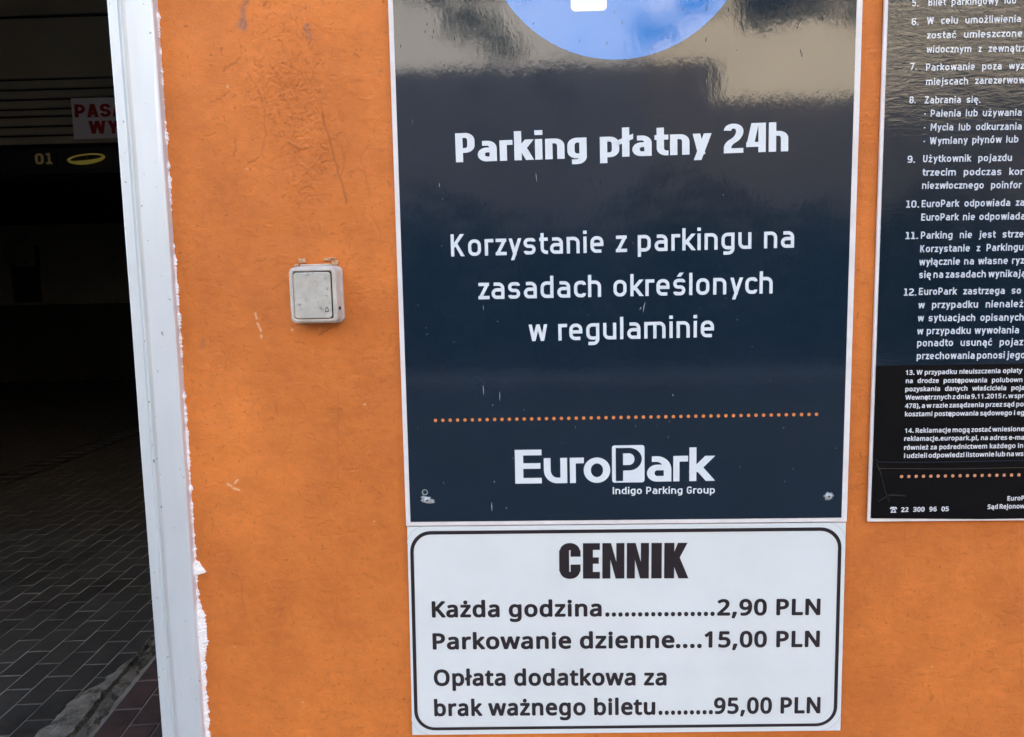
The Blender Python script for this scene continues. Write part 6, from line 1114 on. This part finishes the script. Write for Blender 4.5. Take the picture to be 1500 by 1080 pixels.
# white P inside the disc
YQ = YP - 0.00025
px0, px1, pz0, pz1 = 0.0560, 0.1040, 1.8410, 2.063
vsP = rrect(px0, px0 + 0.046, pz0, pz1, 0.006)
fP = Font(0.215, 0.66, r=0.30)
quads = []
def raised_letter(name, pts_list, y, mat, parent):
    vs = []; fs = []
    for q in pts_list:
        fs.append(list(range(len(vs), len(vs) + len(q)))); vs += [Vector(v) for v in q]
    v2, f2 = union(vs, fs, 1e-6)
    return mesh_obj(name, [(v[0], y, v[1]) for v in v2], f2, mat, parent)
hP = pz1 - pz0
quads = [vsP]
for q in stroke_quads([(px0 + .01, pz1 - .023), (px0 + .115, pz1 - .023, .05), (px0 + .115, pz1 - .125, .05), (px0 + .01, pz1 - .125)], 0.046):
    a = sum((q[i].x * q[(i + 1) % 4].y - q[(i + 1) % 4].x * q[i].y) for i in range(4))
    if abs(a) > 1e-10: quads.append(q if a > 0 else q[::-1])
raised_letter('lettering', quads, YQ, M['print_white'], s1)
for ft, cap, w, txt, p0, p1 in TXT['main']:
    if w > .2: lettering('lettering', dfont(.212, .56, xh=.705, desc=-.20, r=.17, sb=.042, wv=.165), txt, cap, p0, p1, YP, M['print_white'], s1, space=.30)
    elif cap > 20: lettering('lettering', dfont(.150, .60, xh=.745, desc=-.235, r=.20, sb=.088), txt, cap, p0, p1, YP, M['print_white'], s1, space=.40)
    else: lettering('lettering', dfont(.16, .58, r=.2), txt, cap, p0, p1, YP, M['print_white'], s1, space=.36)
# dotted line
vs = []; fs = []
for i in range(52):
    x = -0.1332 + (0.3771 + 0.1332) * i / 51
    n0 = len(vs); vs += [(q[0], YP, q[1]) for q in disc_pts(x, 1.3175, 0.0024, 12)]; fs.append(tuple(range(n0, n0 + 12)))
mesh_obj('dotted_line', vs, fs, M['print_orange'], s1)
# logo
lf_ = dict(xh=.745, r=.30, sb=.028, wv=.165)
lettering('logo_lettering', dfont(.205, .72, **lf_), 'E', 46.8, (-27.0, 1228.4), (9.2, 1228.3), YP, M['print_white'], s1)
lettering('logo_lettering', dfont(.205, .70, **lf_), 'u', 47.0, (12.2, 1228.2), (43.8, 1228.2), YP, M['print_white'], s1)
lettering('logo_lettering', dfont(.205, .72, **lf_), 'r', 47.0, (47.4, 1228.2), (66.5, 1228.2), YP, M['print_white'], s1)
lettering('logo_lettering', dfont(.205, .76, xh=.745, r=.5, wv=.17), 'o', 47.0, (66.2, 1228.0), (102.0, 1228.0), YP, M['print_white'], s1)
poly('logo_box', rrect(0.1045, 0.1483, 1.2279, 1.2793, 0.0035), YP, M['print_white'], s1)
lettering('logo_lettering', dfont(.205, .74, **lf_), 'P', 45.6, (109.6, 1230.2), (144.6, 1230.2), YQ, M['navy'], s1)
lettering('logo_lettering', dfont(.205, .66, **lf_), 'a', 47.0, (151.6, 1228.6), (184.4, 1228.6), YP, M['print_white'], s1)
lettering('logo_lettering', dfont(.205, .72, **lf_), 'r', 47.0, (187.0, 1228.6), (206.8, 1228.6), YP, M['print_white'], s1)
lettering('logo_lettering', dfont(.205, .72, **lf_), 'k', 46.4, (208.6, 1228.6), (241.8, 1228.6), YP, M['print_white'], s1)
# screws with chalky glue
def screw(x, z, blob, parent, seed):
    r_ = random.Random(seed)
    pts = [(x + a * (1 + r_.uniform(-.12, .12)), z + b) for a, b in blob]
    gl = poly('glue_smear', pts, YP - 0.0001, M['screw_dirt'], parent)
    bm = bmesh.new()
    bmesh.ops.create_uvsphere(bm, u_segments=20, v_segments=10, radius=0.0042, matrix=Matrix.Translation((x, YF - 0.0004, z)) @ Matrix.Diagonal((1, .42, 1, 1)))
    sc_ = bm_obj('screw_head', bm, M['screw'], parent, smooth=True)
    box('slot', x - .0022, x + .0022, YF - .0026, YF - .0019, z - .0004, z + .0004, M['gap'], sc_)
    box('slot', x - .0004, x + .0004, YF - .0027, YF - .0018, z - .0022, z + .0022, M['gap'], sc_)
def blobpts(rx, rz, n, seed, ext=()):
    r_ = random.Random(seed); o = []
    for i in range(n):
        a = 2 * math.pi * i / n; k_ = r_.uniform(.72, 1.15)
        for ea, ek in ext:
            k_ += ek * math.exp(-((math.atan2(math.sin(a - ea), math.cos(a - ea))) / .35) ** 2)
        o.append((rx * k_ * math.cos(a), rz * k_ * math.sin(a)))
    return o
screw(-0.1480, 1.2070, blobpts(.0078, .0052, 30, 2, ((-.4, .7), (2.3, .7))), s1, 1)
screw(0.3955, 1.2050, blobpts(.0066, .0058, 30, 5), s1, 2)
mesh_obj('glue_smear', *[(lambda P: ([(p[0], YP - .0001, p[1]) for p in P[0] + P[1]], [(i, (i + 1) % 14, 14 + (i + 1) % 14, 14 + i) for i in range(14)]))((disc_pts(-.1510, 1.2180, .0042, 14), disc_pts(-.1508, 1.2183, .0029, 14)))][0], M['screw_dirt'], s1)
# small scratches on the film
rsx = random.Random(9)
def scratch_set(items, parent, y):
    vs = []; fs = []
    for x, z, dx, dz, w in items:
        d = Vector((dx, dz)); n = Vector((-d.y, d.x)).normalized() * w / 2; n0 = len(vs)
        for t, k_ in ((0, .2), (.4, 1), (.7, .7), (1, .1)):
            q = Vector((x, z)) + d * t + Vector((rsx.uniform(-1, 1), 0)) * w * .4
            vs += [(q.x - n.x * k_, y, q.y - n.y * k_), (q.x + n.x * k_, y, q.y + n.y * k_)]
        for i in range(3): fs.append((n0 + 2 * i, n0 + 2 * i + 1, n0 + 2 * i + 3, n0 + 2 * i + 2))
    tag(mesh_obj('scratches', vs, fs, M['scratch'], parent), kind='stuff')
items = [(-.0675, 1.3640, 0.0003, -.013, .0009), (-.0455, 1.3555, 0.0002, -.013, .0009), (.1495, 1.4715, -.003, -.014, .0012), (.1450, 1.4650, -.003, -.004, .0010),
         (.1855, 1.3480, .0015, -.003, .0012), (-.0595, 1.2030, -.0004, -.013, .0011), (-.0650, 1.4720, .0004, -.008, .0007), (.0080, 1.6420, .001, -.012, .0007),
         (-.0555, 1.2330, 0, -.003, .001), (-.040, 1.196, .0, -.003, .0009), (-.125, 1.232, .0004, -.002, .0008), (.333, 1.300, .002, 0, .0006), (-.118, 1.632, .0, -.006, .0008)]
for i in range(45): items.append((rsx.uniform(-.165, .405), rsx.uniform(1.19, 1.86), rsx.gauss(0, .0004), -rsx.uniform(.0006, .0022), rsx.uniform(.0004, .0008)))
scratch_set(items, s1, YP - 0.0001)
# dark pitting in the upper, brightly mirrored part
vs = []; fs = []
for i in range(48):
    x, z = rsx.uniform(-.17, .40), rsx.uniform(1.765, 1.90); L = rsx.uniform(.001, .006); w = rsx.uniform(.0005, .0010); dx = rsx.gauss(0, .0006)
    n0 = len(vs); vs += [(x - w / 2, YP - .0001, z), (x + w / 2, YP - .0001, z), (x + w / 3 + dx, YP - .0001, z + L), (x - w / 3 + dx, YP - .0001, z + L)]; fs.append((n0, n0 + 1, n0 + 2, n0 + 3))
tag(mesh_obj('pits', vs, fs, M['gap'], s1), kind='stuff')

# ---- price list below it
s2 = empty('price_sign', (0.12, 0, 0.865), label='white price list headed CENNIK with a black rounded border under the navy sign', cat='sign')
Q = [(-0.1772, 1.1694), (-0.1808, 0.8650), (0.4205, 0.8686), (0.4202, 1.1676)]
def qmap(u, v):  # u, v in 0..1 from lower left of the price sheet
    a = Vector(Q[1]) * (1 - u) + Vector(Q[2]) * u; b = Vector(Q[0]) * (1 - u) + Vector(Q[3]) * u
    return tuple(a * (1 - v) + b * v)
poly('panel', [Q[0], Q[1], Q[2], Q[3]], YF + 0.0006, M['price_white'], s2, th=0.0032)
SW_, SH_ = 0.600, 0.3025
def q2(pts): return [qmap(p[0] / SW_, p[1] / SH_) for p in pts]
ring('border_line', q2(rrect(.0035, SW_ - .0052, .0068, SH_ - .0060, .029, 12)), q2(rrect(.0084, SW_ - .0100, .0112, SH_ - .0110, .0245, 12)), YF + 0.0003, M['price_black'], s2)
# cut lines in the corners left by the old sheet
for cx_, cz, a0 in ((.0270, SH_ - .027, 90), (SW_ - .028, SH_ - .027, 0), (.0270, .029, 180), (SW_ - .028, .029, 270)):
    o_ = [(cx_ + .0285 * math.cos(math.radians(a0 + t * 7.5)), cz + .0285 * math.sin(math.radians(a0 + t * 7.5))) for t in range(1, 12)]
    i_ = [(cx_ + .0279 * math.cos(math.radians(a0 + t * 7.5)), cz + .0279 * math.sin(math.radians(a0 + t * 7.5))) for t in range(1, 12)]
    P = q2(o_) + q2(i_)
    mesh_obj('cut_line', [(p[0], YF + .0003, p[1]) for p in P], [(i, i + 1, 11 + i + 1, 11 + i) for i in range(10)], M['price_arc'], s2)
for ft, cap, w, txt, p0, p1 in TXT['price']:
    lettering('lettering', SANS, txt, cap, p0, p1, YF + 0.0003, M['price_black'], s2, space=0.36)
# CENNIK in heavy condensed capitals (polygons in units of the cap height)
def imp(ch):
    w = .235; H = 1.0
    if ch == 'E': return [[(0, 0), (w, 0), (w, 1), (0, 1)], [(0, 0), (.40, 0), (.40, .19), (0, .19)], [(0, .81), (.40, .81), (.40, 1), (0, 1)], [(0, .42), (.375, .42), (.375, .60), (0, .60)]], .40
    if ch == 'I': return [[(0, 0), (.245, 0), (.245, 1), (0, 1)]], .245
    if ch == 'N': return [[(0, 0), (.19, 0), (.19, 1), (0, 1)], [(.33, 0), (.52, 0), (.52, 1), (.33, 1)], [(.315, 0), (.44, 0), (.205, 1), (.08, 1)]], .52
    if ch == 'K': return [[(0, 0), (w, 0), (w, 1), (0, 1)], [(.15, .50), (.30, .44), (.545, 1), (.32, 1)], [(.17, .52), (.34, 0), (.575, 0), (.36, .60)]], .575
    if ch == 'C':
        out = []
        for q in stroke_quads([(.390, .63), (.390, .905, .13), (.115, .905, .13), (.115, .095, .13), (.390, .095, .13), (.390, .39)], .20): out.append([tuple(v) for v in q])
        out += [[(0, .2), (.235, .2), (.235, .8), (0, .8)], [(.27, .62), (.505, .62), (.505, .8), (.27, .8)], [(.27, .2), (.505, .2), (.505, .40), (.27, .40)]]
        return out, .505
x = 0; qs = []; tot = 0
seq = []
for ch in 'CENNIK':
    q, w_ = imp(ch); seq.append((q, x)); x += w_ + .058
tot = x - .058
p0 = Vector((.0310, 1.0932)); p1 = Vector((.2082, 1.0918)); cap = .0505; kx = (p1 - p0).length / (tot * cap)
d = (p1 - p0).normalized(); n = Vector((-d.y, d.x)); allq = []
for q, x_ in seq:
    for poly_ in q:
        pp = [p0 + d * ((v[0] + x_) * kx * cap) + n * (v[1] * cap) for v in poly_]
        a = sum(pp[i].x * pp[(i + 1) % len(pp)].y - pp[(i + 1) % len(pp)].x * pp[i].y for i in range(len(pp)))
        if abs(a) > 1e-10: allq.append(pp if a > 0 else pp[::-1])
print('cennik kx', kx)
raised_letter('heading_lettering', allq, YF + 0.0003, M['price_black'], s2)

# ---- rules sign at the right edge
s3 = empty('rules_sign', (0.75, 0, 1.17), label='navy sign of small numbered parking rules cut off by the right edge of the photo', cat='sign')
poly('panel', [(.4508, 2.10), (.4495, 1.1690), (1.0495, 1.1665), (1.0508, 2.10)], YF + 0.0004, M['board_edge'], s3, th=0.0034)
# wavy, loosely stuck film
nxw, nzw = 60, 90
vs = []; fs = []
for j in range(nzw + 1):
    for i in range(nxw + 1):
        u, v = i / nxw, j / nzw
        x0_ = .4528 + (.4556 - .4528) * v
        z = 1.1740 + v * (2.094 - 1.174); x_ = x0_ + u * (1.0440 - x0_)
        vs.append((x_, YF - 0.00012 * math.sin(z * 41) * math.sin(x_ * 33), z))
for j in range(nzw):
    for i in range(nxw):
        a = j * (nxw + 1) + i; fs.append((a, a + 1, a + nxw + 2, a + nxw + 1))
mesh_obj('print_film', vs, fs, M['navy_wr'], s3, smooth=True)
for ft, cap, w, txt, p0, p1 in TXT['rules']:
    short = len(txt) < 4
    lettering('lettering', dfont(.175, .60, r=.20, sb=.075 if not short else .06), txt, cap, p0, p1, YF - 0.0005, M['print_white_wr'], s3, space=None)
stk = [(.4534, 1.3812), (.4534, 1.1738), (.6, 1.1708), (1.0440, 1.1712), (1.0440, 1.3790)]
stick = poly('black_sticker', stk, YF - 0.0007, M['sticker'], s3, th=0.0003)
stick['label'] = 'black sticker pasted over the lower end with a crease'
for ft, cap, w, txt, p0, p1 in TXT['sticker']:
    lettering('lettering', SANS, txt, cap, p0, p1, YF - 0.0009, M['sticker_print'], stick)
vs = []; fs = []
for i in range(51):
    x = .4918 + (.6466 - .4918) / 16 * i
    if x > 1.01: break
    n0 = len(vs); vs += [(q[0], YF - .0009, q[1]) for q in disc_pts(x, 1.2310, 0.00225, 12)]; fs.append(tuple(range(n0, n0 + 12)))
mesh_obj('dotted_line', vs, fs, M['sticker_dot'], stick)
# creases: narrow raised folds
def fold(pts, w, hgt, name='crease'):
    vs = []; fs = []
    for i, p in enumerate(pts):
        a = Vector(pts[max(0, i - 1)]); b = Vector(pts[min(len(pts) - 1, i + 1)]); n = (b - a).normalized(); n = Vector((-n.y, n.x)) * w / 2
        P = Vector(p)
        vs += [(P.x + n.x, YF - .00071, P.y + n.y), (P.x, YF - .0007 - hgt, P.y), (P.x - n.x, YF - .00071, P.y - n.y)]
    for i in range(len(pts) - 1):
        a = 3 * i; fs += [(a, a + 1, a + 4, a + 3), (a + 1, a + 2, a + 5, a + 4)]
    mesh_obj(name, vs, fs, M['sticker'], stick)
fold([(.4560, 1.2560), (.4600, 1.2510), (.52, 1.2497), (.60, 1.2503), (.70, 1.2500), (1.04, 1.2490)], .0016, .0007)
fold([(.4570, 1.2500), (.4640, 1.2340), (.4700, 1.2100), (.4760, 1.1960)], .0030, .0005)
fold([(.4620, 1.1960), (.4760, 1.2050), (.4980, 1.2035)], .0040, .0005)
fold([(.4620, 1.2420), (.56, 1.2400), (.66, 1.2405)], .0020, .0003)
# telephone pictogram
ph = [[(.4776, 1.1868), (.4792, 1.1893), (.4860, 1.1893), (.4876, 1.1868), (.4862, 1.1858), (.4846, 1.1872), (.4806, 1.1872), (.4790, 1.1858)],
      [(.4812, 1.1868), (.4840, 1.1868), (.4866, 1.1812), (.4786, 1.1812)]]
vs = []; fs = []
for q in ph:
    n0 = len(vs); vs += [(p[0], YF - .0009, p[1]) for p in q]; fs.append(tuple(range(n0, n0 + len(q))))
mesh_obj('telephone_pictogram', vs, fs, M['sticker_print'], stick)
poly('pictogram_dial', disc_pts(.4826, 1.1838, .0013, 10), YF - .0011, M['sticker'], stick)

# ================================================================== BELL BUTTON
bb = empty('bell_button', (-0.285, 0, 1.454), label='square weathered grey push button box on the orange wall left of the navy sign', cat='push button')
def rbox(name, x0, x1, z0, z1, y0, y1, r, bev, mat, parent, hole=None):
    """rounded box: y0 = wall side, y1 = front (negative); front edge rounded by bev"""
    rows = [(0.0, y0), (0.0, y1 + bev)]
    for s in range(1, 6):
        a = math.pi / 2 * s / 5
        rows.append((bev * (1 - math.cos(a)), y1 + bev * (1 - math.sin(a))))
    if hole: rows.append((hole, y1)); rows.append((hole + .0008, y1 + .0022)); 
    vs = []; fs = []
    N = None
    for ins, y in rows:
        P = rrect(x0 + ins, x1 - ins, z0 + ins, z1 - ins, max(.0012, r - ins), 8); N = len(P)
        vs += [(p[0], y, p[1]) for p in P]
    for j in range(len(rows) - 1):
        for i in range(N):
            a = j * N + i; b = j * N + (i + 1) % N
            fs.append((a, b, b + N, a + N))
    fs.append(tuple((len(rows) - 1) * N + i for i in range(N)))
    return mesh_obj(name, vs, fs, mat, parent, smooth=False)
bx = (-0.3160, -0.2535, 1.4530, 1.5265)
rbox('back_plate', bx[0] - .0005, bx[1] + .0015, bx[2] - .001, bx[3] + .0015, 0.002, -0.007, .008, .001, M['plastic_rim'], bb)
h_ = rbox('housing', *bx, -0.0068, -0.0310, .0085, .0045, M['plastic_rim'], bb, hole=.0052)
h_.data.polygons.foreach_set('use_smooth', [True] * len(h_.data.polygons))
rbox('gap', bx[0] + .0058, bx[1] - .0058, bx[2] + .0058, bx[3] - .0058, -0.027, -0.0290, .004, .0003, M['gap'], bb)
rk_ = rbox('rocker', bx[0] + .0068, bx[1] - .0074, bx[2] + .0066, bx[3] - .0072, -0.0288, -0.0322, .0042, .0012, M['plastic'], bb)
# bell pictogram
bxc, bzc = -.2668, 1.4705
bell = [(bxc - .0030, bzc - .0022), (bxc - .0022, bzc - .0008), (bxc - .0018, bzc + .0018), (bxc - .0008, bzc + .0030), (bxc, bzc + .0044), (bxc + .0008, bzc + .0030), (bxc + .0018, bzc + .0018), (bxc + .0022, bzc - .0008), (bxc + .0030, bzc - .0022), (bxc + .0008, bzc - .0026), (bxc, bzc - .0038), (bxc - .0008, bzc - .0026)]
c_ = Vector((bxc, bzc)); inner = [tuple(c_ + (Vector(p) - c_) * .62) for p in bell]
ring('bell_pictogram', bell, inner, -0.03245, M['gap'], rk_)
# broken hinge stubs on top and crumbs of filler
def lump(name, x0, x1, y0, y1, z0, z1, mat, parent, seed, j=.0009):
    r_ = random.Random(seed); bm = bmesh.new(); box_bm(bm, x0, x1, y0, y1, z0, z1, bev=.0012, seg=2)
    bmesh.ops.subdivide_edges(bm, edges=bm.edges[:], cuts=1)
    for v in bm.verts: v.co += Vector((r_.uniform(-j, j), r_.uniform(-j, j), r_.uniform(-j, j)))
    return bm_obj(name, bm, mat, parent, smooth=False)
lump('hinge_stub', -.3100, -.3010, -.0035, .001, 1.5335, 1.5385, M['stub'], bb, 1)
lump('hinge_stub', -.2760, -.2610, -.003, .001, 1.5350, 1.5385, M['stub'], bb, 2)
lump('hinge_stub', -.2650, -.2575, -.004, .001, 1.5295, 1.5350, M['stub'], bb, 5)
lump('hinge_stub', -.3080, -.2660, -.004, .001, 1.5278, 1.5305, M['plastic_rim'], bb, 3, .0006)
lump('hinge_stub', -.3160, -.3110, -.004, .001, 1.5280, 1.5310, M['stub'], bb, 4)
lump('screw_tab', -.2550, -.2515, -.024, -.018, 1.4700, 1.4740, M['gap'], bb, 6, .0004)
